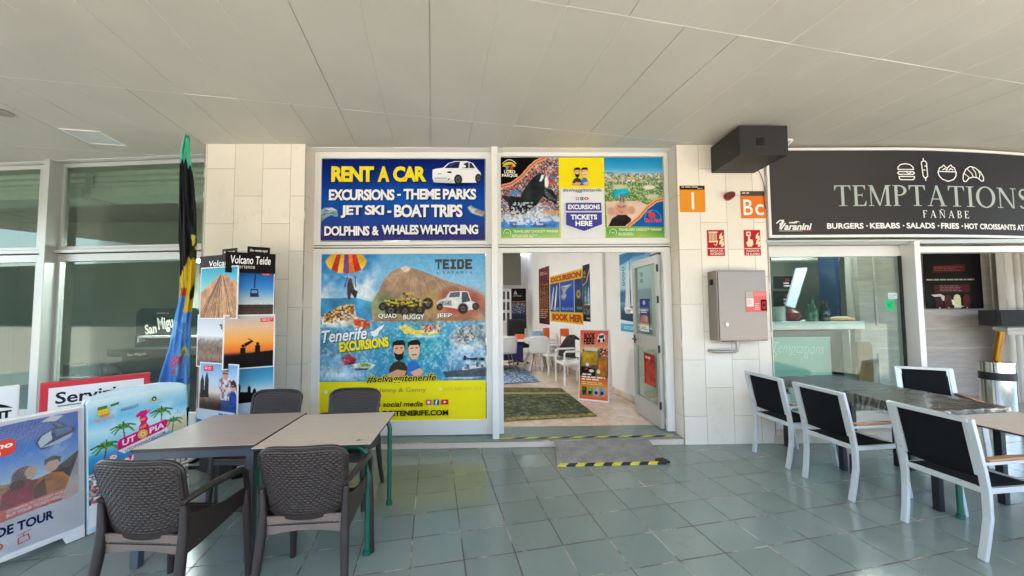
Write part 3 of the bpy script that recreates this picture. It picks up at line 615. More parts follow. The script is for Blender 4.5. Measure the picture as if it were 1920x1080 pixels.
P.polys([[(x, y), (x+r_.uniform(5, 14), y+2), (x+r_.uniform(2, 6), y+r_.uniform(3, 7))] for x, y in [(r_.uniform(225, 1120), r_.uniform(275, 415)) for _ in range(46)]], '#8d8432')
for s_, a_, b_, y0, y1 in (('EXCURSIONS', 200, 826, 492, 598), ('-', 852, 886, 538, 555), ('THEME PARKS', 912, 1612, 488, 592), ('JET SKI', 315, 728, 645, 765), ('-', 760, 797, 698, 718), ('BOAT TRIPS', 825, 1480, 640, 762), ('DOLPHINS', 165, 592, 843, 935), ('&', 615, 682, 845, 933), ('WHALES WHATCHING', 708, 1630, 834, 926)): P.text(s_, a_, y0, b_, y1, '#f0f1f6', **tx)
stick(P, 'window_sign', 'dark blue window sign offering a rental car and boat trips', 'sign', 'printed signs on the shop windows', PRINTG)

def two_men(P, x0, y0, k):                               # the two shop owners drawn back to back
    q = lambda pts: [(x0+x*k, y0+y*k) for x, y in pts]
    P.poly(q([(-2, 78), (8, 62), (24, 56), (40, 62), (50, 80), (50, 100), (0, 100)]), '#3f3a2b'); P.poly(q([(-10, 94), (20, 80), (46, 84), (40, 97), (0, 102)]), '#d7a27f')
    P.poly(q([(47, 100), (48, 66), (60, 56), (74, 58), (84, 74), (86, 100)]), '#3c72c4'); P.poly(q([(56, 88), (84, 76), (92, 88), (84, 97), (66, 98)]), '#dfae8c')
    for cx, beard in ((24, True), (66, False)):
        P.poly(q([(cx-15, 14), (cx+15, 12), (cx+16, 36), (cx+9, 52), (cx-6, 53), (cx-14, 38)]), '#e2b08c' if beard else '#eabf9e')
        P.poly(q([(cx-17, 24), (cx-17, 6), (cx-6, 0), (cx+12, -1), (cx+18, 8), (cx+17, 22), (cx+13, 13), (cx-12, 14)]), '#241d1a')
        if beard: P.poly(q([(cx-14, 32), (cx-4, 38), (cx+8, 37), (cx+15, 28), (cx+12, 50), (cx+1, 57), (cx-8, 52)]), '#2b211c')
        else: P.poly(q([(cx-6, 39), (cx+8, 38), (cx+8, 41), (cx-6, 42)]), '#5d3f31')
        P.poly(q([(cx-9, 21), (cx-2, 20), (cx-2, 23), (cx-9, 24)]), '#2a211e'); P.poly(q([(cx+4, 20), (cx+11, 19), (cx+11, 22), (cx+4, 23)]), '#2a211e')

# --- orca show, tickets, water park
P = on_frame(M, (97, 182, 1675, 964), 920, 260, .19444, FD+.014); P.back()
c = P.canvas(300); c.vgrad([(180, '#6d5650'), (480, '#7c6c6c'), (700, '#8fa3c4')])
lf_ = c.rect(90, 170, 660, 860)
c.speck(lf_, ['#4a3534', '#a04b4a', '#caa79a', '#6a5a68', '#c7c2c4', '#7a3b3c', '#35414f', '#d8a999', '#56404a', '#9a8a8f'], 150, .95, .8); c.speck(lf_, ['#d84540', '#3d70b0', '#e6e0de', '#2b2425'], 90, .2, .7)
c.ell(235, 520, 60, 40, '#4a86c8', .8, .5); c.ell(580, 420, 40, 45, '#c94144', .7, .6); c.ell(590, 370, 36, 26, '#4e73ad', .8, .5)
c.poly([(95, 180), (480, 180), (400, 260), (300, 370), (200, 440), (97, 470)], '#0e0b0d')
for w_, cl in ((34, '#e6b47c'), (18, '#cf5a4c')): c.line([(97, 462), (200, 437), (300, 366), (380, 275), (440, 222), (530, 182)], w_, cl)
wm = np.clip((c.Y-(640+60*np.sin(c.X/90)))/170, 0, 1)*lf_; c.blend(wm, '#bcd3ec', .95, .25, 40); c.blend(np.clip((c.Y-760)/60, 0, 1)*lf_, '#3a6fc0', .95, .5, 24); c.blend(c.rect(500, 690, 660, 730), '#dba35e', .7)
c.poly([(105, 545), (180, 555), (290, 560), (330, 470), (400, 380), (470, 330), (520, 340), (530, 400), (515, 470), (600, 500), (640, 570), (640, 640), (560, 590), (500, 560), (440, 640), (330, 720), (240, 740), (180, 690), (165, 620), (110, 570)], '#23292d', 1, .35, 24)
c.poly([(470, 410), (490, 350), (520, 345), (510, 380), (485, 415)], '#dfe4e6'); c.poly([(540, 350), (560, 420), (550, 470), (520, 455), (520, 390)], '#e7eaec'); c.poly([(520, 480), (640, 600), (560, 580), (515, 520)], '#56636b', .8, .6, 60); c.ell(360, 560, 60, 110, '#485258', .35, .9)
sp = ((c.nz(90, 2) > .56) & (c.Y > 610) & (c.Y < 840)).astype(float)*c.rect(150, 600, 500, 830); c.blend(sp, '#dfe9f2', .8)
c.blend(np.clip((c.Y-700)/80, 0, 1)*(c.nz(60, 3) > .5)*c.rect(95, 690, 660, 800), '#d5e4f4', .8)
gm = c.rect(97, 858, 660, 970); c.vgrad([(858, '#5fae4a'), (920, '#86b85f'), (970, '#bcc98a')], gm); c.blend(gm*np.clip((c.X-100)/600, 0, 1)*.3, '#dfe6b8')
c.vgrad([(180, '#ead81c'), (470, '#eddb22')], c.rect(660, 170, 1105, 482)); c.blend(c.rect(676, 482, 1095, 970), '#e4e5ea'); c.blend(c.rect(660, 482, 676, 970)+c.rect(1095, 482, 1108, 970), '#d6d878')
rt = c.rect(1105, 170, 1680, 850); c.vgrad([(180, '#1583bd'), (280, '#3d9dcb'), (330, '#7fbcdc'), (345, '#5a8fb4'), (360, '#6f8a6a'), (600, '#5f8a45'), (850, '#6a8d4a')], rt)
lm = c.rect(1105, 350, 1680, 620); c.speck(lm, ['#3d6a2c', '#7d9a48', '#d8d4c4', '#55813a', '#b9b29c', '#8fa35a', '#305525', '#e8e4da'], 140, .9, .6); c.speck(c.rect(1105, 335, 1680, 420), ['#e7e4dc', '#b9a48c', '#d9b394', '#5c7d66', '#c9c5ba'], 110, .7, .8)
c.ell(1150, 330, 70, 12, '#5b7a8c', .8, .6); c.ell(1375, 385, 35, 16, '#d89a72', 1, .3); c.ell(1540, 470, 75, 28, '#e8e3d6', .9, .4); c.ell(1570, 560, 85, 34, '#d9d2c0', .8, .4); c.ell(1260, 470, 110, 40, '#d8cdb0', .8, .5)
c.poly([(1205, 485), (1325, 480), (1345, 545), (1290, 555), (1190, 565), (1175, 545)], '#1aa0b4', 1, .4, 30)
c.poly([(1110, 610), (1240, 600), (1420, 600), (1520, 640), (1400, 780), (1300, 850), (1120, 850)], '#dfc3ae', 1, .1, 12); c.poly([(1252, 530), (1278, 530), (1300, 618), (1245, 618)], '#8e8a9a'); c.line([(1258, 535), (1254, 615)], 6, '#3b3542'); c.line([(1272, 535), (1288, 615)], 6, '#3b3542')
c.ell(1165, 700, 48, 45, '#c79a85', 1, .4); c.ell(1360, 690, 48, 48, '#c79a85', 1, .4); c.ell(1262, 690, 85, 90, '#d3a08c', 1, .25); c.ell(1262, 670, 60, 40, '#b97f74', .7, .8, .5, 50); c.poly([(1130, 845), (1170, 770), (1225, 735), (1310, 735), (1360, 775), (1330, 845)], '#2b2322', 1, .3, 30)
c.line([(1225, 650), (1250, 660)], 8, '#5a3a38'); c.line([(1275, 660), (1305, 648)], 8, '#5a3a38'); c.line([(1240, 705), (1262, 712), (1285, 704)], 7, '#8a4a48')
c.poly([(1675, 585), (1600, 605), (1520, 665), (1440, 760), (1340, 845), (1675, 850)], '#1560b0', 1, .1, 10)
for w_, cl in ((34, '#e9c06c'), (17, '#d9685a')): c.line([(1675, 582), (1600, 602), (1515, 665), (1430, 760), (1320, 845)], w_, cl)
gm = c.rect(1110, 850, 1680, 970); c.vgrad([(1110, '#63a944'), (1450, '#8dbb58'), (1680, '#5f9a3c')], gm, 0); c.blend(gm*np.clip((c.Y-900)/60, 0, 1), '#c2cf95', .5)
P.paint(c)
P.ell(178, 268, 62, 44, '#d9b832'); P.poly([(116, 270), (240, 270), (240, 300), (116, 300)], '#0e0b0d'); P.poly([(140, 258), (215, 246), (206, 262), (196, 264), (192, 292), (182, 292), (182, 264), (150, 268)], '#3a2118'); P.ell(158, 278, 15, 18, '#4aa6b8', 10); P.ell(203, 278, 15, 18, '#c2443e', 10)
P.stroke([(115+130*i/12, 262-58*math.sin(math.pi*(.12+.76*i/12))) for i in range(13)], 7, '#e8e1d2')
P.text('LORO', 130, 306, 236, 338, '#f1ede2', bold=.03); P.text('PARQUE', 107, 342, 258, 374, '#f1ede2', bold=.03)
P.text("TRAVELLERS' CHOICE™ WINNER", 212, 878, 648, 902, '#eff4e2'); P.lines(200, 922, 500, 955, 2, '#eaf0d8'); P.text("TRAVELLERS' CHOICE™ WINNER", 1232, 866, 1650, 888, '#eff4e2'); P.lines(1225, 908, 1420, 938, 2, '#eaf0d8')
for cx in (155, 1175): P.stroke([(cx+34*math.cos(rad(a)), 905+34*math.sin(rad(a))) for a in range(-200, 41, 20)], 5, '#e9f1dc'); P.stroke([(cx-14, 900), (cx, 912), (cx+14, 900)], 5, '#e9f1dc')
two_men(P, 795, 282, 1.72)
P.text('#selvaggitenerife', 692, 482, 1070, 525, '#262a35', bold=.0, shear=.25)
P.box(820, 568, 846, 596, '#b1908f'); P.ell(833, 582, 8, 8, '#e4e5ea'); P.box(862, 567, 890, 597, '#2d5a57'); P.text('f', 870, 570, 883, 594, '#e6eaf0'); P.ell(921, 582, 21, 14, '#c5383c'); P.poly([(914, 574), (914, 590), (930, 582)], '#f2eeee')
P.box(722, 624, 1063, 700, '#44499a'); P.text('EXCURSIONS', 740, 640, 1050, 686, '#f3f3f7', bold=.04)
P.poly([(722, 716), (1066, 716), (1066, 828), (893, 892), (722, 832)], '#44499a'); P.text('TICKETS', 765, 735, 1020, 784, '#f3f3f7', bold=.04); P.text('HERE', 810, 796, 972, 845, '#f3f3f7', bold=.04)
P.stroke([(1560+82*math.cos(rad(a)), 790+95*math.sin(rad(a))) for a in range(175, 366, 10)], 5, '#5fb4dd'); P.ell(1550, 745, 34, 34, '#c3475c', 12); P.ell(1535, 715, 18, 12, '#cf5c55', 10); P.text('Siam Park', 1482, 772, 1645, 812, '#e05a5e', bold=.03, shear=.2)
stick(P, 'window_sign', 'window sign with leaping orca, yellow middle panel and water park slide', 'sign', 'printed signs on the shop windows', PRINTG)

# --- the big excursion poster
P = on_frame(M, (60, 50, 993, 985), 580, 460, 1/3, FD+.014); P.back()
c = P.canvas(340)
c.vgrad([(50, '#62a8d6'), (180, '#86bfe2'), (300, '#aacfe6'), (420, '#6aa9cf'), (560, '#3f93b8'), (760, '#4a9cc0')])
cl = c.nz(7, 4); lft = np.clip((420-c.X)/90, 0, 1)*np.clip((330-c.Y)/40, 0, 1); c.vgrad([(50, '#2f7fc4'), (200, '#4a97d4'), (300, '#8cc0e4')], lft); c.blend(np.clip((cl-.45)*5, 0, 1)*lft, '#eef3f8', .9)
c.poly([(60, 300), (260, 296), (420, 340), (380, 420), (60, 450)], '#3f8fc0', .85, .3, 20)
c.poly([(350, 330), (395, 250), (420, 195), (455, 155), (500, 130), (540, 120), (575, 130), (640, 150), (740, 190), (830, 225), (920, 262), (990, 290), (993, 430), (360, 430)], '#a98c74', 1, .3, 16)
c.poly([(510, 130), (545, 118), (570, 130), (552, 158), (530, 150)], '#d8cbbc')
for i in range(60):
    x = 385+i*10+RNG.uniform(-8, 8); c.line([(500+i*4.5, 140+abs(i-18)*1.6), ((500+i*4.5+x)/2+RNG.uniform(-12, 12), 190+abs(i-18)), (x+i*.6, 250+RNG.uniform(-20, 40)+i*.6)], RNG.uniform(1.5, 4), ['#7a5f4c', '#c8ac90', '#94755c', '#b39478'][i % 4], .4)
c.blend(c.em(430, 340, 110, 90, .9), '#6f9a62', .9, .4, 18); c.blend(c.em(850, 330, 170, 110, .6), '#b34b3c', .9, .35, 14); c.blend(c.em(690, 330, 90, 90, .9), '#c8a24a', .7, .4, 16); c.ell(690, 425, 340, 26, '#9c7248', .8, .8, .5, 30)
# parasail
for i, cc in enumerate(['#e2b53a', '#d2412f', '#efc348', '#7a4a8c', '#e0742c', '#c93a2e', '#e5b93c']):
    t0, t1 = (i/7-.5)*2, ((i+1)/7-.5)*2; q_ = lambda t: (208+116*t, 88+72*math.sqrt(max(0, 1-t*t)))
    c.poly([(208+60*t0, 20), q_(t0), q_(t0*.75+t1*.25), q_(t0*.5+t1*.5), q_(t0*.25+t1*.75), q_(t1), (208+60*t1, 20)], cc, 1, .2, 10)
for i in range(1, 7): t0 = (i/7-.5)*2; c.line([(208+60*t0, 20), (208+116*t0, 88+72*math.sqrt(1-t0*t0))], 2, '#7a3a24', .6)
for x in (150, 190, 230, 270): c.line([(x, 150), (215, 185)], 2, '#d9dee4', .7)
c.poly([(222, 190), (240, 195), (256, 250), (275, 262), (262, 305), (238, 270), (232, 312), (218, 300), (214, 230)], '#4a3c38', 1, .4, 60); c.ell(232, 200, 11, 13, '#6b4a3e'); c.line([(200, 235), (216, 180)], 6, '#4c3f3b'); c.line([(262, 235), (258, 178)], 6, '#4c3f3b')
# banana boat party, surf
c.poly([(70, 400), (180, 345), (255, 335), (268, 400), (340, 430), (330, 470), (230, 455), (80, 450)], '#d8c6b2', 1, .5, 40)
c.speck(c.pm([(75, 395), (180, 340), (255, 330), (262, 400), (130, 440), (75, 430)]), ['#d9a33a', '#7a4c3a', '#e8d04a', '#3c3a48', '#e9dccb', '#b46a4c'], 96, .9, .9); c.poly([(250, 415), (345, 425), (345, 465), (300, 480), (260, 450)], '#d8552f', 1, .3, 20); c.ell(150, 450, 110, 22, '#eaf2f6', .8, .7)
c.blend(c.em(170, 640, 230, 90, .8), '#8fb6d2', .8, .35, 24); c.blend(c.em(170, 720, 260, 60, .9), '#dfe9f0', .95, .2, 18); c.blend(c.em(120, 580, 130, 30, .8), '#5d7f9c', .7, .4, 20)
c.poly([(190, 630), (230, 610), (275, 640), (260, 670), (205, 672)], '#b5404a', 1, .5, 40); c.poly([(245, 668), (320, 655), (382, 672), (345, 698), (270, 700)], '#e3ead2', 1, .2, 20); c.poly([(290, 660), (335, 662), (360, 676), (300, 684)], '#8fae3c'); c.poly([(262, 690), (345, 688), (330, 700), (270, 702)], '#42505a')
c.blend(c.em(600, 560, 220, 180, .7), '#2f9fae', .75, .35, 30); c.blend(((c.nz(36, 4)-.45)*6).clip(0, 1)*c.em(640, 600, 190, 150, .5), '#79c9cc', .55)
c.poly([(505, 462), (540, 448), (600, 480), (690, 485), (735, 500), (640, 512), (540, 500)], '#e2c948', 1, .15, 10); c.speck(c.pm([(630, 450), (735, 450), (745, 495), (640, 490)]), ['#c96a4e', '#e0b890', '#7f3f3c', '#d8d2c8', '#b8544c'], 110, .9, 1); c.ell(650, 515, 120, 14, '#dfeef2', .8, .8)
c.poly([(780, 520), (830, 470), (920, 450), (990, 440), (993, 590), (880, 600), (800, 570)], '#9aa6a6', .9, .5, 30); c.blend(c.em(890, 580, 120, 40, .8), '#e6edf0', .9); c.speck(c.em(880, 510, 55, 50), ['#3d4448', '#b7bcbc', '#6c6a64', '#d6d2c8', '#8a4a40'], 100, .75, .85)
c.vgrad([(590, '#b9d2e6'), (700, '#5d8fb4'), (760, '#3c6f96')], c.rect(760, 596, 993, 760)*np.clip((c.X-745)/60, 0, 1))
c.poly([(752, 712), (860, 706), (992, 690), (993, 742), (770, 746)], '#4c545c', 1, .2, 20); c.poly([(862, 690), (990, 672), (992, 700), (862, 708)], '#e6e9ea'); c.speck(c.rect(870, 660, 990, 700), ['#f0f0ee', '#4b5560', '#c9ced2'], 70, .8, .9); c.poly([(868, 650), (870, 622), (900, 640), (985, 636), (985, 655)], '#1f2b3c'); c.line([(808, 592), (792, 715)], 3, '#c6ccd0'); c.ell(870, 748, 130, 10, '#e2ecf0', .9, .7)
# off-road vehicles
def wheel(x, y, r): c.ell(x, y, r, r*1.05, '#2e2a26', .95, .2, .5, 60); c.ell(x, y, r*.5, r*.55, '#6a6258', .9, .4); c.ell(x, y, r*.2, r*.2, '#2a2623', .9, .4)
c.poly([(415, 325), (450, 305), (510, 315), (575, 310), (640, 330), (690, 320), (690, 350), (620, 385), (500, 390), (430, 360)], '#4a4430', 1, .8, 70); c.line([(450, 320), (520, 335), (580, 325)], 10, '#c8b42e'); c.line([(560, 345), (640, 335)], 8, '#b9a52c'); c.speck(c.rect(520, 270, 590, 320), ['#c9a05c', '#5a4636', '#d8b23c', '#8b7a58'], 60, .7, .9)
for q in ((462, 370, 38), (415, 348, 24), (540, 372, 32), (622, 368, 32), (668, 332, 34)): wheel(*q)
c.speck(c.pm([(420, 310), (600, 300), (690, 325), (640, 350), (440, 345)]), ['#c9b42e', '#3a352a', '#6a6048', '#d8c640', '#8a7c58'], 90, .55, .85)
c.poly([(720, 320), (770, 300), (790, 268), (850, 262), (895, 265), (915, 320), (945, 330), (948, 365), (880, 375), (830, 362), (720, 345)], '#d9d9d5', 1, .1, 14); c.poly([(796, 272), (850, 266), (846, 296), (785, 300)], '#5b6a78'); c.poly([(858, 268), (892, 270), (908, 320), (860, 330)], '#4d545c'); c.poly([(722, 322), (800, 312), (805, 345), (725, 348)], '#b7b8b5')
for i in range(7): c.line([(740+i*9, 322), (741+i*9, 340)], 4, '#35383a')
wheel(866, 362, 32); wheel(938, 350, 22); wheel(735, 352, 20); c.tex(.05, 60)
sea = c.rect(50, 430, 1000, 762); c.blend(((c.nz(70, 4)-.54)*7).clip(0, 1)*sea, '#e6f2f6', .45); c.blend(((c.nz(50, 4)-.56)*7).clip(0, 1)*sea, '#2a6f94', .35)
c.poly([(752, 712), (860, 706), (992, 690), (993, 742), (770, 746)], '#4c545c', .8, .2, 20)
c.tex(.08, 90); c.blend(c.rect(50, 762, 1000, 990), '#f2e322')
P.paint(c)
P.box(60, 50, 993, 52, '#5d6a72'); P.box(60, 759, 993, 762, '#6f8090')
TX = '#4a4b4b'
def slab(ch, x, w):
    k = lambda r: [(x+a*w, 82+b*57) for a, b in r]
    R_ = {'T': [[(0, 0), (1, 0), (1, .34), (.8, .34), (.8, .24), (.63, .24), (.63, 1), (.37, 1), (.37, .24), (.2, .24), (.2, .34), (0, .34)]],
          'E': [[(0, 0), (1, 0), (1, .24), (.36, .24), (.36, .38), (.85, .38), (.85, .62), (.36, .62), (.36, .76), (1, .76), (1, 1), (0, 1)]],
          'I': [[(0, 0), (1, 0), (1, .24), (.72, .24), (.72, .76), (1, .76), (1, 1), (0, 1), (0, .76), (.28, .76), (.28, .24), (0, .24)]],
          'D': [[(0, 0), (.8, 0), (1, .2), (1, .8), (.8, 1), (0, 1)]]}[ch]
    P.polys([k(r) for r in R_], TX)
    if ch == 'D': P.poly(k([(.36, .24), (.64, .24), (.64, .76), (.36, .76)]), '#7db4da')
for ch, x, w in (('T', 709, 38), ('E', 752, 38), ('I', 795, 32), ('D', 833, 40), ('E', 879, 40)): slab(ch, x, w)
P.text('SAFARI', 752, 150, 885, 166, TX, bold=.0, spacing=1.4); P.ell(722, 160, 4, 4, TX, 8); P.ell(912, 160, 4, 4, TX, 8)
for w_, a_, b_, y in (('QUAD', 392, 494, 388), ('BUGGY', 532, 650, 393), ('JEEP', 718, 806, 389)): P.text(w_, a_, y, b_, y+28, '#f1efe6', bold=.02, shadow='#4a3c2c', sh=(2, 3))
P.text('Tenerife', 80, 468, 330, 538, '#f4f6f8', bold=.02, shear=.28, rot=-5, shadow='#46606e', sh=(4, 5)); P.poly([(348, 488), (372, 482), (388, 468), (428, 446), (415, 470), (398, 484), (392, 506), (372, 516), (358, 508)], '#f2f4f6')
P.text('EXCURSIONS', 178, 530, 452, 586, '#f3e22c', bold=.05, rot=-6, shadow='#5c5a1c', sh=(4, 5))
two_men(P, 460, 536, 2.02)
P.text('#selvaggitenerife', 331, 722, 721, 778, '#f6e52a', bold=.06, shear=.22, rot=-1); P.lay += 1; P.text('#selvaggitenerife', 334, 725, 718, 775, '#22221c', bold=.018, shear=.22, rot=-1)
P.text('Henny & Genny', 388, 796, 662, 828, '#93894a', bold=-.004); P.text('+34 666 343 751', 762, 796, 966, 815, '#d9c94a', bold=0.); P.ell(742, 806, 10, 10, '#e6e2a8', 10); P.lines(130, 808, 300, 826, 1, '#d9c94a', .8); P.ell(112, 816, 11, 11, '#eeeac0', 10)
P.text('Follow us on social media', 180, 872, 645, 900, '#24241c', bold=.018, shear=.2)
P.box(662, 864, 692, 893, '#c25a63'); P.ell(677, 878, 8, 8, '#f0e2d8'); P.box(704, 863, 734, 893, '#23589c'); P.text('f', 713, 866, 727, 891, '#f2f4f6'); P.box(747, 864, 786, 891, '#c8352c'); P.poly([(761, 870), (761, 885), (775, 877)], '#f4eeee')
P.text('WWW.SELVAGGITENERIFE.COM', 150, 920, 786, 950, '#22221a', bold=.04)
stick(P, 'window_sign', 'big collage window poster of sea excursions above a yellow band', 'sign', 'printed signs on the shop windows', PRINTG)

# ------------------------------------------------------------------ inside the excursion shop
WX = 2.243                                              # the right wall, seen along the room
def on_wall(px0, py0a, py0b, px1, rect, x=WX):          # far edge px0 with its top/bottom, near edge px1
    ya, z1 = T.side(px0, py0a, x); _, z0 = T.side(px0, py0b, x); yb, _ = T.side(px1, 560, x)
    P = Poster(rect, abs(ya-yb), z1-z0, .004); P.place = (T.loc(x, ya, z0), T.a-math.pi/2); return P
def wall_poster(P, name, label, cat='poster', group='large posters on the shop walls', material=None):
    o = P.build(name, None, material); o.location = P.place[0]; o.rotation_euler = (0, 0, P.place[1]); return tag(o, label, cat, group)
# sailing yacht poster
P = on_wall(1161, 478, 620, 1222, (437, 65, 680, 870)); P.back()
c = P.canvas(90); c.vgrad([(65, '#2f86bb'), (140, '#7cc0de'), (260, '#bfe0ea'), (430, '#a9cfe0'), (465, '#3f6f9c'), (560, '#3a6c9a'), (575, '#6fa3c0'), (690, '#2e4a63'), (760, '#2a3f58'), (790, '#5fb5d6'), (870, '#49a6cc')])
c.poly([(437, 90), (520, 70), (600, 66), (660, 66), (640, 130), (560, 120), (470, 170), (437, 180)], '#2b78b4', .8, .2, 8); c.poly([(437, 750), (560, 770), (680, 810), (680, 830), (540, 790), (437, 790)], '#d8eef4')
c.line([(517, 70), (525, 610)], 7, '#4e5a66'); c.poly([(500, 180), (518, 150), (522, 620), (478, 630), (490, 400)], '#dfe6e8'); c.poly([(530, 230), (565, 470), (588, 600), (532, 610)], '#eef1f0'); c.poly([(470, 620), (620, 640), (620, 670), (500, 700), (480, 680)], '#cfd6d8', 1, .5, 40); c.poly([(480, 690), (620, 672), (620, 735), (500, 740)], '#34475c')
for y in (225, 275, 325, 378): c.ell(470, y, 11, 22, '#1f7d86'); c.ell(470, y, 6, 12, '#a9dbe2')
for y in (310, 372): c.ell(612, y, 11, 24, '#2a6f84')
P.paint(c); P.lines(465, 815, 620, 850, 3, '#cfeaf4'); wall_poster(P, 'wall_poster', 'blue poster of a white sailing yacht behind the open door')
# night show poster
P = on_wall(1092, 498, 602, 1122, (65, 165, 232, 775)); P.back('#16161a')
c = P.canvas(80); c.vgrad([(165, '#15161c'), (330, '#1e3548'), (420, '#27506b'), (560, '#1e4460'), (610, '#14202c'), (620, '#1b1b1d'), (775, '#0c0c0e')])
c.poly([(140, 165), (232, 165), (232, 300), (150, 330)], '#2a5b7c', 1, .3, 10); c.line([(66, 385), (110, 350), (130, 270), (160, 190)], 12, '#c08a7c'); c.ell(190, 230, 26, 34, '#7fa6b8', .8, .6)
for x in (95, 130, 165, 200): c.poly([(x-14, 600), (x-9, 470), (x, 400), (x+9, 470), (x+14, 600)], '#9db9c8' if x != 95 else '#6f96ad', .9, .5, 20)
c.line([(66, 612), (232, 606)], 8, '#8d4b46'); c.speck(c.rect(75, 630, 225, 700), ['#3c4a50', '#8d9a9c', '#1b1c1e', '#5a7060'], 24, .9, .9)
P.paint(c); P.stroke([(88, 232), (98, 250), (88, 268), (78, 250)], 5, '#c2a53a', True); P.lines(76, 285, 110, 310, 2, '#b59a3a'); P.lines(80, 590, 120, 612, 1, '#d3ab2e'); P.lines(105, 735, 180, 752, 2, '#c9ccd0'); wall_poster(P, 'wall_poster', 'dark blue show poster with pale dancers beside the book here banner')
# the yellow framed excursion panel
P = on_wall(1031, 519, 602, 1092.5, (550, 325, 880, 760)); 
P.r = (550, 322, 880, 762); P.back('#caa21a'); P.fill('#d8b21c')
# art is laid out in the panel's own upright coordinates
c = Canvas(550, 396, 880, 668, 150); c.vgrad([(396, '#2f4f9c'), (540, '#1f4cae'), (668, '#183a86')]); c.blend(c.rect(550, 390, 668, 670), '#27496f', .55, .3, 6)
c.poly([(560, 640), (575, 520), (595, 430), (600, 440), (588, 540), (572, 650)], '#c5d0d2'); c.poly([(600, 650), (612, 530), (632, 418), (637, 430), (628, 540), (612, 660)], '#d6dcdc')
c.poly([(678, 440), (700, 430), (740, 440), (790, 425), (785, 440), (740, 470), (722, 500), (735, 520), (720, 560), (690, 560), (680, 530), (700, 490)], '#8f968c', 1, .4, 14); c.poly([(690, 440), (760, 432), (785, 428), (740, 448)], '#c7ccc4'); c.blend(c.rect(812, 390, 880, 670), '#1d3a5c', .7, .3, 8); c.poly([(812, 560), (880, 560), (880, 670), (812, 670)], '#1c2420', .9); c.ell(846, 520, 20, 40, '#b3922f', 1, .3); c.ell(846, 520, 9, 16, '#4a3a22')
P.lay = 1; h, w = c.h, c.w; b = len(P.v)
xs = np.linspace(550, 880, w); ys = np.linspace(396, 668, h)
for y in ys:
    for x in xs: q = P.P(x, y); P.v.append((q[0], -.0006, q[1]))
a_ = np.clip(c.a, 0, 1); l_ = np.where(a_ <= .04045, a_/12.92, ((a_+.055)/1.055)**2.4).reshape(-1, 3); P.c += [tuple(q) for q in l_.tolist()]
P.f += [(b+j*w+i, b+(j+1)*w+i, b+(j+1)*w+i+1, b+j*w+i+1) for j in range(h-1) for i in range(w-1)]; P.lay = 3
for x in (667, 810): P.box(x-2, 396, x+2, 668, '#d9dde2')
P.text('EXCURSION', 562, 336, 872, 386, '#a23a16', bold=.06); P.text('BOOK HERE', 575, 684, 905, 748, '#a23a16', bold=.06)
P.f = [f for f in P.f if max(P.v[i][0] for i in f) <= P.w+.001]
P.text('DELFINES', 580, 628, 660, 650, '#9db4cc', bold=.0); P.text('BALLENAS', 690, 626, 802, 650, '#9db4cc', bold=.0); P.text('TOUR', 832, 622, 876, 642, '#9db4cc', bold=.0)
wall_poster(P, 'wall_poster', 'yellow framed panel of dolphins and whales reading book here')
P = on_wall(1010, 505, 606, 1030, (430, 218, 540, 790)); P.back('#5a2226')
c = P.canvas(50); c.vgrad([(218, '#8a3440'), (330, '#6a2a2c'), (420, '#4a2a20'), (640, '#5c3424'), (790, '#3a1f1c')]); c.tex(.5, 14); c.speck(c.rect(440, 380, 530, 620), ['#8a5a30', '#2c1c18', '#b3803c', '#5c3a2a'], 14, .8, .8)
P.paint(c); P.lines(445, 260, 525, 300, 2, '#c9a08c', .6); P.lines(445, 640, 530, 740, 5, '#b98f6c', .5); wall_poster(P, 'wall_poster', 'narrow dark red poster farthest along the white shop wall')
# banner and shelf unit at the far end
def world_panel(rect, px0, py0, px1, py1, Y):           # upright sheet facing the street at depth Y
    a, b = aty(px0, py0, Y), aty(px1, py1, Y); P = Poster(rect, b[0]-a[0], a[2]-b[2], .006); P.place = ((a[0], Y, b[2]), 0.); return P
P = world_panel((150, 438, 310, 860), 958.5, 541, 987, 616, 11.9); P.back('#111111')
c = P.canvas(60); c.vgrad([(438, '#121113'), (560, '#17161a'), (600, '#4b4650'), (700, '#2b3550'), (860, '#15161c')]); c.line([(160, 575), (230, 580), (305, 572)], 9, '#a8604c'); c.speck(c.rect(160, 590, 300, 700), ['#3c4d7a', '#b7b9c0', '#1c1c20', '#6c5a58'], 26, .8, .8)
P.paint(c); P.stroke([(180, 495), (195, 465), (210, 495), (180, 495)], 7, '#c9c6bc'); P.text('LORO PARQUE', 168, 508, 260, 526, '#b9b6ae', bold=.0); stick(P, 'roll_up_banner', 'black roll up banner behind the desk at the far shop end', 'banner')
sh = thing('shelf_unit', 'white wall shelf of dark leaflets at the far shop end', 'shelf'); a, b = aty(932, 543, 12.05), aty(957.5, 603, 12.05)
m = MB(); Wd, Hh = b[0]-a[0], a[2]-b[2]; sh.location = (a[0], 12.05, b[2])
for x in (0, Wd*.33, Wd*.66, Wd): m.box(x-.02, 0, 0, x+.02, .2, Hh)
for k in range(4): m.box(0, .004, Hh*k/3-.015, Wd, .2, Hh*k/3+.015)
m.build('frame', WHITEP, sh); m = MB()
for i in range(3):
    for k in range(3): m.box(Wd*(.33*i)+.03, .06, Hh*k/3+.03, Wd*(.33*i+.33)-.03, .09, Hh*k/3+Hh*.27)
m.build('leaflets', mat('leaflet covers', '#3f4640', .5, amt=.8, scale=14), sh)
a, b = aty(925, 460, 12.15), aty(977, 534, 12.15)
tag(MB().box(a[0], 12.15, b[2], b[0], 12.3, CEIL).build('bulkhead', mat('grey olive paint', '#6a695e', .7), None, .004), 'dark grey bulkhead above the shelf at the far shop end', 'bulkhead')
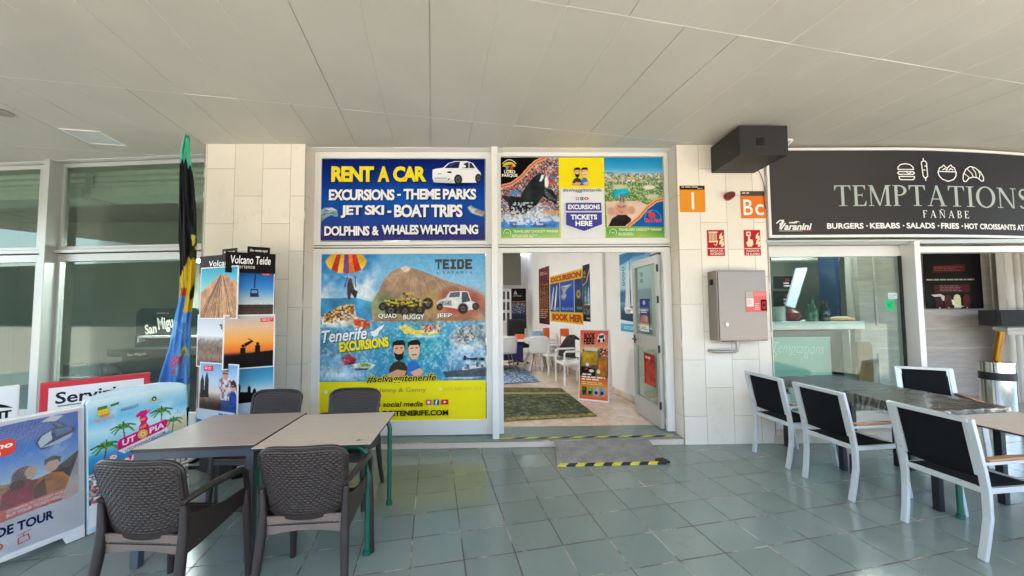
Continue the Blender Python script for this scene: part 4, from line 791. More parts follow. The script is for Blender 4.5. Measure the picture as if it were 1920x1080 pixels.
# desk with slanted legs, office chair, shell chairs
dk = thing('desk', 'white office desk with slanted legs in the excursion shop', 'desk', (.02, 9.3, SZ), T.a)
MB().box(-1.2, -.4, .71, .95, .4, .75).build('desk_top', WHITEP, dk, .006)
for x in (-.9, .62):
    for y in (-.3, .3): MB().bar([(x-.3, y, 0), (x, y, .71)], .06, .06).bar([(x+.3, y, 0), (x+.03, y, .71)], .06, .06).build('leg_frame', WHITEP, dk, .004)
MB().box(-.7, .2, .2, .3, .24, .6).build('modesty_panel', mat('deep blue panel', '#2b2f73', .5), dk)
def shell_chair(x, y, rz, label):
    t = thing('shell_chair', label, 'chair', (x, y, SZ), rz, 'white shell chairs at the desk')
    def f(u, v):
        w = .22+.02*math.sin(math.pi*v); X = (u-.5)*2*w
        if v < .5: yy = .22-.44*v/.5; z = .44+.03*(2*u-1)**2-.02*math.sin(math.pi*v*2)
        else: yy = -.22-.1*((v-.5)/.5)+.06*(2*u-1)**2; z = .44+.42*((v-.5)/.5)-.05*(2*u-1)**4*((v-.5)/.5)
        return (X, yy, z)
    s = MB().grid(f, 10, 16).build('shell', WHITEP, t, smooth=80); k = s.modifiers.new('t', 'SOLIDIFY'); k.thickness = .012
    for sx, sy in ((-1, -1), (1, -1), (-1, 1), (1, 1)): MB().tube([(sx*.2, sy*.2, 0), (sx*.12, sy*.1, .43)], .013, 8).build('leg', STEEL, t, smooth=40)
    return t
a = onz(955, 690, SZ); shell_chair(a[0]-.1, a[1]-.5, T.a+.15, 'white shell chair cut off by the left door jamb')
a = onz(1008, 688, SZ); shell_chair(a[0]+.0, a[1]-.6, T.a-.25, 'white shell chair at the desk beside the waiting bench')
oc = thing('office_chair', 'black office chair behind the white desk', 'chair', (.16, 10.2, SZ), T.a+math.pi)
MB().box(-.25, -.25, .45, .25, .25, .55).build('seat', BLACK, oc, .03); MB().box(-.25, -.34, .5, .25, -.24, 1.2).build('backrest', BLACK, oc, .04); m = MB().tube([(0, 0, .08), (0, 0, .45)], .03, 8)
for k in range(5): m.bar([(0, 0, .09), (.3*math.cos(k*1.257), .3*math.sin(k*1.257), .04)], .05, .04)
m.build('base', BLACK, oc)
def slab_thing(name, px, py, Y, w, d, h, m_, label, cat, bevel=.01, rz=None):   # a small thing standing on the desk
    p = aty(px, py, Y); o = MB().box(-w/2, -d/2, 0, w/2, d/2, h).box(-w*.3, -d/2-.004, h*.25, w*.3, -d/2, h*.8).build(name, m_, None, bevel)
    put(o, (p[0], Y, max(SZ+.751, .83)), T.a if rz is None else rz); return tag(o, label, cat)
slab_thing('tablet', 974, 622, 9.2, .22, .05, .12, ORANGE, 'orange screened tablet standing on the white desk', 'tablet')
slab_thing('leaflet_box', 1024, 620, 9.0, .14, .1, .28, ORANGE, 'orange leaflet box at the right desk end', 'box')
slab_thing('leaflet_stack', 1008, 620, 9.05, .3, .2, .2, mat('light blue card', '#8fb9d6', .5, amt=.4, scale=14), 'light blue stack of leaflets on the desk', 'leaflets')
P2 = aty(1022, 600, 9.1); o = MB().lathe([(.0, 0), (.07, .0), (.09, .1), (.05, .12)], 12).build('red_bowl', mat('coral plastic', '#d2563c', .4), None); put(o, (P2[0]-.05, 9.3, .831)); tag(o, 'coral red bowl on the desk behind the leaflets', 'bowl')
# waiting benches along the wall
def bench_chair(x, y, rz, label):
    t = thing('waiting_chair', label, 'chair', (x, y, SZ), rz, 'white waiting chairs along the shop wall')
    MB().box(-.25, -.24, .4, .25, .24, .44).build('seat', WHITEP, t, .01); MB().box(-.25, .2, .5, .25, .24, .85).build('backrest', WHITEP, t, .01)
    for s_ in (-1, 1):
        MB().tube([(s_*.26, -.22, 0), (s_*.26, -.22, .64), (s_*.26, -.19, .67), (s_*.26, .18, .67), (s_*.26, .22, .64), (s_*.26, .24, 0)], .02, 8).build('side_frame', WHITEP, t, smooth=40)
    return t
wr = T.a-math.pi/2
def wall_px(px, py): p = onz(px, py, SZ); return p
p = wall_px(1055, 722); bench_chair(p[0]+.18, p[1]+.12, wr, 'white tube framed waiting chair nearest the book here board')
p = wall_px(1028, 702); bench_chair(p[0]+.15, p[1]+.15, wr, 'white tube framed waiting chair in the middle of the row')
p = wall_px(1015, 690); bench_chair(p[0]+.15, p[1]+.35, wr, 'white tube framed waiting chair nearest the white desk')
p = aty(1068, 640, 8.2)
o = MB().ext([(-.3, 0), (.28, 0), (.3, .2), (.18, .42), (.02, .5), (-.12, .36), (-.26, .2)], -.12, .12).build('handbag', mat('black patterned cloth', '#2a2423', .7, amt=.9, scale=22, bump=.5, bscale=15), None, .05); put(o, (p[0], 8.1, SZ+.45), wr+.4); tag(o, 'black patterned bag lying on a waiting chair', 'bag')
p = aty(1063, 640, 8.9); o = MB().box(-.16, -.03, 0, .16, .03, .42).box(-.1, -.034, .1, .1, -.03, .34).build('leaflet_holder', [ORANGE], None, .01); put(o, (p[0], 8.9, SZ+.6), T.a); tag(o, 'orange leaflet holder behind the patterned bag', 'holder')
# rugs
def rug(name, pts, base, pal, label, cells, seed, fringe=None):
    q = [Vector(onz(x, y, SZ+.004)) for x, y in pts]                 # front-left, front-right, back-right, back-left
    P = Poster((0, 0, 100, 60), 1, 1); c = P.canvas(130); c.seed = seed; c.blend(c.rect(0, 0, 100, 60), base, 1, .5, 24); c.speck(c.rect(0, 0, 100, 60), pal, cells, .5, .6); c.tex(.5, 40)
    if fringe: c.blend(((c.Y > 56)).astype(float), '#8f7d45', .8, .8, 90); c.blend(((c.Y < 12)).astype(float), '#5c5638', .8, .6, 60); c.blend(((c.Y > 12) & (c.Y < 16)).astype(float), '#a39a4a', .8)
    P.paint(c); up = [0]
    def bend(x, y, z): p = (q[0]*(1-x)+q[1]*x)*(1-z)+(q[3]*(1-x)+q[2]*x)*z; return (p.x, p.y, p.z-y*2+.008)
    o = P.build(name, None, CLOTHP, bend); k = o.modifiers.new('t', 'SOLIDIFY'); k.thickness = .008; k.offset = -1; tag(o, label, 'rug', 'printed rugs on the shop floor')
rug('rug', [(820, 797), (1119, 780), (1052, 728), (850, 726)], '#3f4630', ['#565c3e', '#2f3a2c', '#6f7152', '#3a3c2c', '#7d7a5a'], 'large dark green patterned rug with fringed edge inside the door', 60, 3, True)
rug('rug', [(880, 724), (1012, 716), (985, 692), (900, 694)], '#6a86a6', ['#3f6aa0', '#c9b8a6', '#a5705c', '#8fb0c9'], 'blue printed rug in the middle of the shop', 30, 5)
rug('rug', [(905, 692), (975, 691), (968, 685), (915, 686)], '#5c5348', ['#4a4036', '#7a6c5a'], 'small brown rug by the desk', 30, 6)
# BOOK HERE board
def aframe(label, loc, rz, w, h, lean, poster_fn, rect, frame_col, margin=(.02, .02, .02, .02), notch=True, arch=0., pname='printed_panel', name='a_frame_board'):
    """Folding pavement board: front leaf with the print leaning back, rear leaf leaning the other way."""
    t = thing(name, label, 'board', loc, rz); a = math.asin(lean/h)
    def leaf(nm, s_):
        if arch: pts = [(-w/2, 0), (w/2, 0), (w/2, h-arch)]+[(w/2*math.cos(math.pi*i/12), h-arch+arch*math.sin(math.pi*i/12)**.8) for i in range(1, 12)]+[(-w/2, h-arch)]
        elif notch: pts = [(-w/2, 0), (-w/2+.09, 0), (-w/2+.11, .05), (w/2-.11, .05), (w/2-.09, 0), (w/2, 0), (w/2, h), (-w/2, h)]
        else: pts = [(-w/2, 0), (w/2, 0), (w/2, h), (-w/2, h)]
        o = MB().ext(pts, -.012, .012).build(nm, frame_col, t, .005); o.rotation_euler = (-a*s_, 0, 0)
        o.location = (0, 0 if s_ > 0 else 2*lean+.03, .002); return o
    fr_ = leaf('front_leaf', 1); leaf('rear_leaf', -1)
    P = Poster(rect, w-margin[0]-margin[2], h-margin[1]-margin[3], .003); poster_fn(P); o = P.build(pname, fr_, PRINTG); o.location = (-w/2+margin[0], -.0165, margin[3]); return t
def art_book(P):
    P.back(); c = P.canvas(110); c.vgrad([(430, '#e0604c'), (490, '#e8836a'), (530, '#dfc58a'), (560, '#5c5646'), (640, '#3f3a30'), (650, '#d9622e'), (700, '#e59a3c'), (760, '#e05a48')])
    c.poly([(402, 520), (545, 520), (545, 650), (396, 640)], '#6a5c3a', 1, .5, 10); c.poly([(402, 530), (490, 530), (490, 590), (398, 600)], '#b98f2c', .9, .4, 10); c.poly([(500, 560), (545, 540), (545, 640), (490, 650)], '#c9742c', .9, .4, 10); c.poly([(396, 600), (480, 610), (478, 650), (394, 640)], '#1c1a18', .95); c.poly([(415, 508), (490, 510), (490, 528), (412, 526)], '#d9d2bc'); c.speck(c.rect(500, 512, 548, 550), ['#d8cfc0', '#b14638', '#3a3c40'], 30, .9, .9)
    for q in ((432, 592, 10, 8, '#e8e4d8'), (426, 612, 7, 5, '#d8362c'), (456, 620, 14, 7, '#e8dfc8'), (496, 622, 10, 10, '#f0d9a0'), (545, 534, 10, 12, '#c94438')): c.ell(*q)
    for i, cc in enumerate(('#3f5a34', '#5f8a4c', '#8a9aa0', '#5d9ac2')): c.blend(c.rect(402+i*34, 695, 430+i*34, 735), cc, 1, .5, 12); c.ell(416+i*34, 720, 9, 8, '#2c2a28')
    P.paint(c); P.text('BOOK', 411, 440, 477, 470, '#2a1410', bold=.05, rot=-4); P.text('HERE', 409, 466, 472, 496, '#2a1410', bold=.05, rot=-3)
    P.poly([(488, 470), (496, 446), (520, 440), (534, 452), (532, 472), (516, 484), (496, 484)], '#e9e2dc'); P.poly([(496, 452), (528, 448), (524, 464), (498, 466)], '#3a4650'); P.ell(499, 477, 7, 9, '#23272c', 10); P.ell(524, 474, 6, 9, '#23272c', 10)
    P.lines(404, 634, 470, 644, 1, '#f6e8d8', .7); P.lines(402, 646, 535, 668, 2, '#f6e8d8', .6); P.lines(402, 672, 525, 688, 2, '#f4d98c', .5)
pa, pb = onz(1085, 750, SZ), onz(1142, 756, SZ); cx_, cy_ = (pa+pb)[:2]/2
aframe('red and yellow book here board standing on the marble floor', (cx_, cy_, SZ), math.atan2(pb[1]-pa[1], pb[0]-pa[0]), float(np.linalg.norm(pb-pa)), 1.16, .14, art_book, (388, 428, 550, 752), WHITEP, (.015, .015, .015, .03), notch=False)
# flyers stuck to the door glass
def door_flyer(u0, u1, z0, z1, label, fn, rect):
    P = Poster(rect, u1-u0, z1-z0, .002); fn(P); o = P.build('flyer', None, PRINTG)
    hx, hy = dd_-.028, FD+.075; an = M.a+rad(91.6); base = M.loc(hx, hy); ca, sa = math.cos(an), math.sin(an); nx_, ny_ = -sa, ca
    # the side of the leaf that faces the camera is local +y; the sheet is turned to face that way
    o.location = (base[0]+ca*u1+nx_*.0075, base[1]+sa*u1+ny_*.0075, SZ+z0); o.rotation_euler = (0, 0, an+math.pi); tag(o, label, 'flyer', 'flyers on the door glass')
def f1(P):
    P.back('#1d2a6a'); c = P.canvas(40); c.vgrad([(0, '#27357f'), (25, '#27357f'), (35, '#aeb6c8'), (40, '#1f2a62'), (55, '#5a3a6a'), (75, '#b06a5c'), (80, '#d8c79a'), (84, '#e8e6e2'), (100, '#dfe0e2')]); P.paint(c)
    P.ell(50, 12, 15, 7, '#aab8de', 12); P.lines(12, 34, 88, 46, 2, '#e4e6ee', .5); P.box(14, 52, 36, 70, '#d0705c'); P.box(40, 50, 62, 70, '#6f8fd0'); P.box(66, 52, 88, 70, '#e0a04c'); P.lines(12, 86, 88, 97, 2, '#555a66', .5)
door_flyer(.33, .62, 1.19, 1.64, 'tall blue flyer on the upper door glass', f1, (0, 0, 100, 100))
def f2(P):
    P.back('#7c2420'); c = P.canvas(40); c.blend(c.rect(0, 0, 100, 100), '#8f2a22', 1, .5, 8); c.poly([(10, 100), (20, 30), (45, 10), (60, 40), (90, 20), (95, 100)], '#b8463a', .8, .4, 8); P.paint(c); P.lines(15, 10, 80, 22, 1, '#e8c9c0', .6)
door_flyer(.18, .52, .48, .9, 'dark red flyer on the lower door glass', f2, (0, 0, 100, 100))

# ------------------------------------------------------------------ things on the right pillar
def flat_sign(rect, ox, oy, k, fn, name, label, cat, group=None, d=-.006):
    P = on_frame(M, rect, ox, oy, k, d, .004); fn(P); return stick(P, name, label, cat, group, PRINTG)
K8 = .44484
def s_i(P): P.back('#e8942c'); P.fill('#e5922f'); P.box(54, 288, 163, 305, '#2b2522'); P.lines(62, 291, 135, 300, 1, '#c9b18a', .6); P.lines(132, 298, 158, 304, 1, '#c9b18a', .6); P.box(104, 317, 115, 389, '#f6efe6')
flat_sign((54, 288, 164, 399), 1250, 220, K8, s_i, 'unit_sign', 'orange square sign with a single white upright stroke', 'sign', 'orange unit signs on the pillar')
def s_bc(P): P.back('#e8762c'); P.fill('#e6782f'); P.box(311, 311, 417, 331, '#4f4a46'); P.lines(318, 316, 360, 326, 1, '#d9cfc4', .6); P.text('B', 321, 346, 362, 412, '#f7f1ea', bold=.01); P.text('c', 372, 366, 410, 413, '#f7f1ea', bold=.01)
flat_sign((311, 311, 420, 425), 1250, 220, K8, s_bc, 'unit_sign', 'orange square sign lettered Bc', 'sign', 'orange unit signs on the pillar')
def fire(P, x0, hose):
    P.back('#b5202c'); P.fill('#b7232f'); P.box(x0, 551, x0+75, 554, '#e5ddd2'); g = '#ecd9b4'
    if hose:
        for i in range(6): P.box(x0+8+i*6, 486, x0+11+i*6, 524, g)
        P.box(x0+5, 482, x0+46, 487, g); P.box(x0+5, 522, x0+46, 527, g); P.stroke([(x0+44, 520), (x0+38, 540), (x0+28, 536)], 3, g)
    else:
        P.box(x0+10, 482, x0+30, 500, g); P.ell(x0+20, 491, 5, 5, '#b7232f', 10); P.poly([(x0+18, 498), (x0+25, 498), (x0+26, 514), (x0+38, 516), (x0+40, 534), (x0+32, 545), (x0+14, 545), (x0+8, 528), (x0+16, 522)], g)
    for i, (a, b) in enumerate(((50, 500), (56, 512), (50, 524), (58, 534))): P.poly([(x0+a, b+12), (x0+a+4, b-4), (x0+a+16, b-16), (x0+a+12, b-2), (x0+a+16, b+2), (x0+a+8, b+12)], g)
def s_f1(P): fire(P, 170, True); P.text('BOCA DE', 180, 558, 236, 567, '#f1ddd2', bold=.02); P.text('INCENDIO', 180, 570, 238, 580, '#f1ddd2', bold=.02)
flat_sign((170, 475, 246, 584), 1250, 220, K8, s_f1, 'fire_sign', 'red fire sign with a hose reel pictogram', 'sign', 'red fire signs on the pillar')
def s_f2(P): fire(P, 325, False); P.text('PULSADOR', 332, 558, 390, 567, '#f1ddd2', bold=.02); P.text('DE ALARMA', 330, 571, 392, 580, '#f1ddd2', bold=.02)
flat_sign((325, 475, 398, 582), 1250, 220, K8, s_f2, 'fire_sign', 'red fire sign with a hand pressing a button', 'sign', 'red fire signs on the pillar')
x_, z_ = M.px(1364, 369); bk = thing('alarm_beacon', 'dark red round alarm beacon on the pillar between the orange signs', 'beacon', M.loc(x_, 0, z_), M.a)
m = MB().tube([(0, -.002, 0), (0, -.03, 0)], .05, 18); m.build('base', REDP, bk, smooth=40); MB().tube([(0, -.03, 0), (-.0, -.07, .0), (0, -.1, 0)], [.045, .045, .036], 18).build('lens', mat('dark red lens', '#6d1015', .15), bk, smooth=40)
# fire hose cabinet
xa, za = M.px(1344, 507, -.2); xb, zb = M.px(1442, 639.5, -.2)
cab = thing('hose_cabinet', 'brushed steel fire hose cabinet on the cream pillar', 'cabinet', M.loc(xa, 0, zb), M.a); w_, h_ = xb-xa, za-zb
m = MB().box(0, -.185, 0, w_, -.002, h_); m.build('body', STEEL, cab, .004)
do = MB().box(.012, -.2, .012, w_-.006, -.187, h_-.012).build('door', STEEL, cab, .004)
MB().tube([(.1*w_+.03, -.2, h_*.24), (.1*w_+.03, -.216, h_*.24)], .018, 12).box(.1*w_+.022, -.222, h_*.24-.02, .1*w_+.04, -.216, h_*.24+.012).build('lock', CHROME, do, smooth=40)
m = MB()
for i in range(5): m.box(-.004, -.12+i*.016, h_*.8, -.0005, -.111+i*.016, h_*.88)
m.build('vent', GASK, cab)
P = Poster((0, 0, 100, 90), .36*w_/.85, h_*.29, .002); P.back('#e0605c'); P.fill('#e2716c'); P.poly([(0, 28), (36, 28), (36, 0), (0, 0)], '#b9aea6'); P.box(2, 30, 36, 66, '#ece4e0'); P.lines(5, 36, 33, 60, 5, '#b98a86'); P.box(38, 4, 96, 20, '#e88a86'); P.lines(42, 52, 66, 84, 4, '#f6c9c4'); P.box(70, 36, 98, 84, '#1f1a1a'); P.box(76, 44, 92, 78, '#c22a2e'); P.ell(84, 60, 5, 7, '#1f1a1a', 8)
o = P.build('warning_label', cab, PRINTG); o.location = (w_-P.w-.008, -.2035, h_*.41)
m = MB().tube([(w_*.48, -.09, .0), (w_*.48, -.09, -.09), (w_*.47, -.09, -.115), (w_*.43, -.09, -.125), (.03, -.09, -.125), (-.005, -.06, -.125), (-.01, .0, -.125)], .018, 12); m.build('pipe', mat('galvanised pipe', '#a9a59c', .4, metal=.6), cab, smooth=50)
m = MB().box(.1, -.12, -.012, w_*.4, -.04, -.001); m.build('bracket', GASK, cab)
# loudspeaker box under the ceiling
x0, z1 = M.px(1386, 235, -.56); x1, z0 = M.px(1479, 290, -.56)
sp = thing('loudspeaker_box', 'black plywood loudspeaker box high on the pillar under the ceiling', 'loudspeaker', M.loc(x0, 0, z0), M.a); w_, h_ = x1-x0, z1-z0
m = MB().box(0, -.56, 0, w_, -.004, h_); m.build('cabinet', BLACKW, sp, .006)
MB().box(w_*.34, -.563, h_*.33, w_*.34+.085, -.5605, h_*.33+.085).build('port', mat('painted hole shade', '#020202', .9), sp)  # flat black plate; the shade inside the hole is put into its colour
m = MB().tube([(w_-.004, -.53, h_*.5), (w_+.05, -.5, h_*.6), (w_+.13, -.45, h_*.66), (w_+.12, -.4, h_*.56), (w_-.004, -.38, h_*.42)], .014, 8); m.build('handle', WHITEP, sp, smooth=40)
m = MB(); pts = []
for i in range(20):
    t_ = i/19; px = 1421+19*t_+4*math.sin(t_*5); py = 317+75*t_; X, Z = M.px(px, py, -.015); pts.append(M.loc(X, -.015, Z))
X, Z = M.px(1420, 316, -.05); tag(m.tube([M.loc(X, -.05, Z+.01)]+pts, .004, 6).build('cable', BLACK, smooth=60), 'thin black cable hanging from the loudspeaker box', 'cable')
# recessed ceiling lights, switched off
def csq(pts, label):
    q = [onz(x, y, CEIL-.006) for x, y in pts]; c_ = sum(q)/4; t = thing('ceiling_light', label, 'lamp', (c_[0], c_[1], CEIL), T.a)
    s_ = .19; frame = MB(); frame_ = frame
    for a0, a1, b0, b1 in ((-s_, s_, -s_, -s_+.025), (-s_, s_, s_-.025, s_), (-s_, -s_+.025, -s_+.025, s_-.025), (s_-.025, s_, -s_+.025, s_-.025)): frame.box(a0, b0, -.012, a1, b1, .004)
    frame.build('frame', mat('pale lamp frame', '#d8d5ce', .5), t, .003); MB().box(-s_+.025, -s_+.025, -.006, s_-.025, s_-.025, .002).build('diffuser', PANELOFF, t)
csq(((118, 243), (190, 247), (230, 271), (170, 270)), 'square frosted ceiling light panel at the left end of the arcade')
p = onz(0, 208, CEIL); t = thing('spotlight', 'round recessed spotlight in the arcade ceiling', 'lamp', (p[0]-.02, p[1], CEIL)); MB().lathe([(.06, -.001), (.1, -.001), (.1, -.012), (.075, -.012), (.06, -.006)], 24).build('ring', mat('spot ring', '#8f8b84', .4), t, smooth=40); MB().lathe([(.0, -.002), (.06, -.002), (.058, -.004), (0, -.004)], 20).build('lens', PANELOFF, t)

# ------------------------------------------------------------------ the snack bar's sign, bending back at its right end
def bend_r(s): return .062*max(0., s-1.45)**2
rect = (60, 92, 1990, 712); kk = .2552
SX0, SZ1 = R.px(1430+48*kk, 260+560*kk, 0)[0], R.px(1430+600*kk, 260+92*kk, 0)[1]; SZ0 = R.px(1430+600*kk, 260+709*kk, 0)[1]
SX1 = R.px(1430+1990*kk, 360, 0)[0]
def bendS(x, y, z):
    s_ = SX0+x; b = bend_r(s_); f_ = (R.o[1]+b)/R.o[1]; p = R.o + R.ex*s_*f_ + R.ex*(f_-1)*R.o[0] + R.ey*(b+y-.02); return (p[0], p[1], SZ0+z)
sg = thing('fascia_sign', 'long dark grey snack bar sign with white frame, bending back at its end', 'sign')
P = Poster(rect, SX1-SX0, SZ1-SZ0, .03); c = P.canvas(90); c.vgrad([(60, '#454241'), (700, '#3e3c3c'), (1200, '#313236'), (1990, '#2e3035')], None, 0); P.paint(c)
G = '#aebab6'; Wt = '#f1f1ef'
P.serif('TEMPTATIONS', 528, 350, 1945, 502, G, .1); P.serif('FAÑABE', 1158, 534, 1492, 588, Wt, .42)
for w_, a_, b_ in (('BURGERS', 462, 724), ('KEBABS', 770, 986), ('SALADS', 1033, 1238), ('FRIES', 1282, 1412), ('HOT', 1452, 1548), ('CROISSANTS', 1562, 1822), ('AT', 1832, 1882), ('N', 1890, 1925)): P.text(w_, a_, 626, b_, 668, Wt, bold=.03)
for x in (747, 1009, 1260, 1432): P.ell(x, 648, 6, 6, Wt, 8)
P.text('Varanini', 118, 625, 350, 676, Wt, bold=.03, shear=.3); P.stroke([(98, 626), (122, 606), (148, 606), (128, 630), (118, 668), (150, 612)], 9, Wt); P.text('caffè', 185, 612, 266, 628, Wt, bold=.05, shear=.1); P.stroke([(112, 682), (280, 682)], 3.5, '#dcdcd8'); P.stroke([(280, 682), (350, 682)], 3.5, '#b5484a')
ik = 7
P.stroke([(990, 236), (992, 218), (1010, 200), (1045, 193), (1080, 200), (1100, 218), (1103, 236)], ik, Wt, True); P.stroke([(985, 262), (995, 252), (1098, 252), (1108, 262), (1098, 272), (995, 272)], ik, Wt, True); P.stroke([(1050, 256), (1066, 270), (1082, 256)], ik*.8, Wt); P.stroke([(993, 288), (1106, 288), (1102, 306), (1092, 312), (1008, 312), (997, 306)], ik, Wt, True)
P.stroke([(1176, 152), (1178, 172)], ik, Wt); P.stroke([(1184, 298), (1185, 316)], ik, Wt); P.stroke([(1160, 184), (1170, 173), (1188, 173), (1198, 186), (1200, 284), (1190, 297), (1178, 297), (1168, 284)], ik, Wt, True); P.stroke([(1182, 210), (1198, 210)], ik, Wt); P.stroke([(1168, 240), (1184, 240)], ik, Wt)
P.stroke([(1275, 248), (1408, 248), (1404, 280), (1385, 306), (1345, 320), (1305, 306), (1282, 280)], ik, Wt, True)
for q in ([(1282, 240), (1288, 222), (1305, 215), (1320, 200), (1332, 214), (1345, 222), (1340, 240)], [(1345, 222), (1362, 205), (1372, 198), (1380, 212), (1396, 218), (1402, 240)], [(1310, 236), (1325, 226), (1340, 238)], [(1355, 238), (1368, 224), (1384, 236)]): P.stroke(q, ik, Wt)
P.stroke([(1452, 300), (1456, 268), (1478, 226), (1510, 204), (1545, 212), (1582, 242), (1602, 280), (1600, 308), (1584, 310), (1560, 288), (1530, 282), (1496, 292), (1474, 318), (1458, 318)], ik, Wt, True)
for q in ([(1464, 260), (1490, 280), (1496, 292)], [(1488, 226), (1518, 256), (1526, 282)], [(1520, 208), (1546, 250), (1548, 286)], [(1566, 232), (1576, 262), (1568, 292)]): P.stroke(q, ik*.8, Wt)
P.build('sign_face', sg, PRINT, bendS)
m = MB(); n_ = 40; t_ = .03; Ws = SX1-SX0
def strip(x0, x1, z0, z1, y0, y1):
    k = n_ if x1-x0 > .2 else 1; rings = []
    for i in range(k+1):
        x = x0+(x1-x0)*i/k; rings.append([bendS(x, y0, z0), bendS(x, y1, z0), bendS(x, y1, z1), bendS(x, y0, z1)])
    m.loft(rings)
Hs = SZ1-SZ0
strip(-t_, Ws, -t_, 0, -.014, .08); strip(-t_, Ws, Hs, Hs+t_, -.014, .08); strip(-t_, 0, 0, Hs, -.014, .08)
m.build('sign_frame', ALU, sg); m = MB(); strip(0, Ws, .001, Hs-.001, .012, .07); m.build('sign_back', GASK, sg)

# ------------------------------------------------------------------ inside the snack bar
def px_box(mb, px0, py0, px1, py1, Y, dep, mi=0):
    a, b = aty(px0, py0, Y), aty(px1, py1, Y); return mb.box(a[0], Y, b[2], b[0], Y+dep, a[2], mi)
wl = thing('panelled_wall', 'grey limed wood panelled wall inside the snack bar', 'wall')
a, b = aty(1606, 470, 6.5), aty(2300, 760, 6.5)
MB().box(a[0], 6.5, 0, 13, 6.62, CEIL).build('panelling', GREYWOOD, wl)
m = MB()
for py in (617, 653): z_ = aty(1800, py, 6.5)[2]; m.box(a[0], 6.475, z_-.02, 13, 6.499, z_+.02)
for px in (1641, 1862): x_ = aty(px, 560, 6.5)[0]; m.box(x_-.02, 6.48, aty(1800, 610, 6.5)[2], x_+.02, 6.499, CEIL)
for px in (1641, 1855): x_ = aty(px, 560, 6.5)[0]; m.box(x_-.02, 6.48, .1, x_+.02, 6.499, aty(1800, 662, 6.5)[2])
m.build('mouldings', mat('grey wood moulding', '#c2b9af', .55, amt=.12, scale=4), wl, .006)
def fluted(px0, py0, px1, py1, Y, n, label, cap=False):
    a, b = aty(px0, py0, Y), aty(px1, py1, Y); w_ = b[0]-a[0]; t = thing('fluted_pilaster', label, 'pilaster', (a[0], Y, b[2]), 0, 'fluted pilasters in the snack bar'); h_ = a[2]-b[2]
    m = MB().box(0, 0, 0, w_, .1, h_)
    for i in range(n): m.tube([(w_*(i+.5)/n, 0, .0), (w_*(i+.5)/n, 0, h_)], w_/n*.42, 10)
    m.build('shaft', FLUTEM, t, smooth=40)
    if cap: MB().box(-.05, -.06, h_, w_+.05, .1, h_+.07).box(-.09, -.09, h_+.07, w_+.09, .1, h_+.13).build('capital', FLUTEM, t, .01)
    return t
fluted(1879, 455, 1960, 590, 6.2, 5, 'upper fluted pilaster above the black box')
pl = aty(1887, 628, 6.1); q = fluted(1887, 628, 1985, 812, 6.1, 6, 'lower fluted pilaster beside the litter bin', True)
a, b = aty(1871, 582, 5.9), aty(1990, 611, 5.9); o = MB().box(0, 0, 0, b[0]-a[0], .26, a[2]-b[2]).box(.02, -.012, .02, b[0]-a[0]-.02, 0, a[2]-b[2]-.02).build('speaker_case', mat('matt black case', '#0b0b0c', .7), None, .012); put(o, (a[0], 5.9, b[2])); tag(o, 'matt black case resting on the fluted pilaster', 'case')
P = world_panel((1175, 90, 1625, 500), 1730, 473, 1845, 578, 6.44); P.back('#0a0909'); P.fill('#0c0a0a'); P.poly([(1250, 190), (1500, 180), (1500, 230), (1240, 240)], '#4a1512'); P.lines(1255, 196, 1490, 232, 3, '#8a4a44', .4); P.lines(1190, 286, 1565, 300, 1, '#b5aca6', .7, .02); P.poly([(1245, 330), (1525, 325), (1520, 382), (1250, 386)], '#4a1714'); P.lines(1290, 334, 1480, 380, 4, '#8d6a66', .4)
for x, cc in ((1278, '#3a1a16'), (1348, '#46201a'), (1418, '#d6cf9c'), (1490, '#4d1f18')): P.poly([(x-28, 498), (x-28, 425), (x-20, 405), (x, 397), (x+20, 405), (x+28, 425), (x+28, 498)], cc); P.box(x-6, 490, x+6, 500, '#c9b48c')
P.poly([(1215, 400), (1290, 395), (1320, 410), (1315, 445), (1300, 440), (1290, 412), (1240, 415)], '#cfc6bd'); P.poly([(1372, 435), (1392, 440), (1400, 470), (1470, 485), (1410, 492), (1376, 470)], '#e6e0d2')
stick(P, 'menu_board', 'black ice cream menu board on the grey panelled wall', 'menu board')
# counter
ct = thing('bar_counter', 'pale snack bar counter with engraved green glass front', 'counter'); Y = 5.9
m = MB(); px_box(m, 1420, 604, 1622, 617, Y-.05, .8); m.build('counter_top', mat('pale counter top', '#dfe6e2', .25), ct, .006)
m = MB(); px_box(m, 1420, 622, 1591, 840, Y+.12, .5); m.build('counter_body', mat('dark teal panel', '#24373a', .35), ct)
m = MB(); px_box(m, 1591, 618, 1606, 840, Y, .5); m.build('end_post', mat('pale counter post', '#d3dcd8', .3), ct, .005)
a, b = aty(1425, 633, Y), aty(1573, 840, Y); P = Poster((40, 715, 565, 1058+700), b[0]-a[0], a[2]-b[2], .02); P.back('#a9d0c0'); P.fill('#aed3c4'); P.text('Temptations', 150, 770, 520, 905, '#dff1e8', bold=-.012, shear=.35, rot=3); P.stroke([(250, 880), (310, 884)], 5, '#dff1e8'); P.stroke([(390, 860), (372, 905), (392, 925), (398, 880)], 5, '#dff1e8'); P.stroke([(112, 800), (145, 840), (112, 880), (150, 910), (175, 880), (120, 800)], 5, '#dff1e8')
o = P.build('engraved_front', ct, PRINTG); o.location = (a[0], Y+.06, b[2])
def bottle(px, py, hpx, col, label, rough=.1):
    p = aty(px, py, Y+.1); k = hpx/700*Y; m = MB().lathe([(0, 0), (.16*k, 0), (.17*k, .05*k), (.17*k, .5*k), (.1*k, .66*k), (.055*k, .75*k), (.05*k, .97*k), (.06*k, .98*k), (.06*k, k), (0, k)], 14)
    o = m.build('bottle', mat('bottle glass '+col, col, rough), None, smooth=50); put(o, (p[0], Y+.1, zc)); tag(o, label, 'bottle', 'bottles on the snack bar counter')
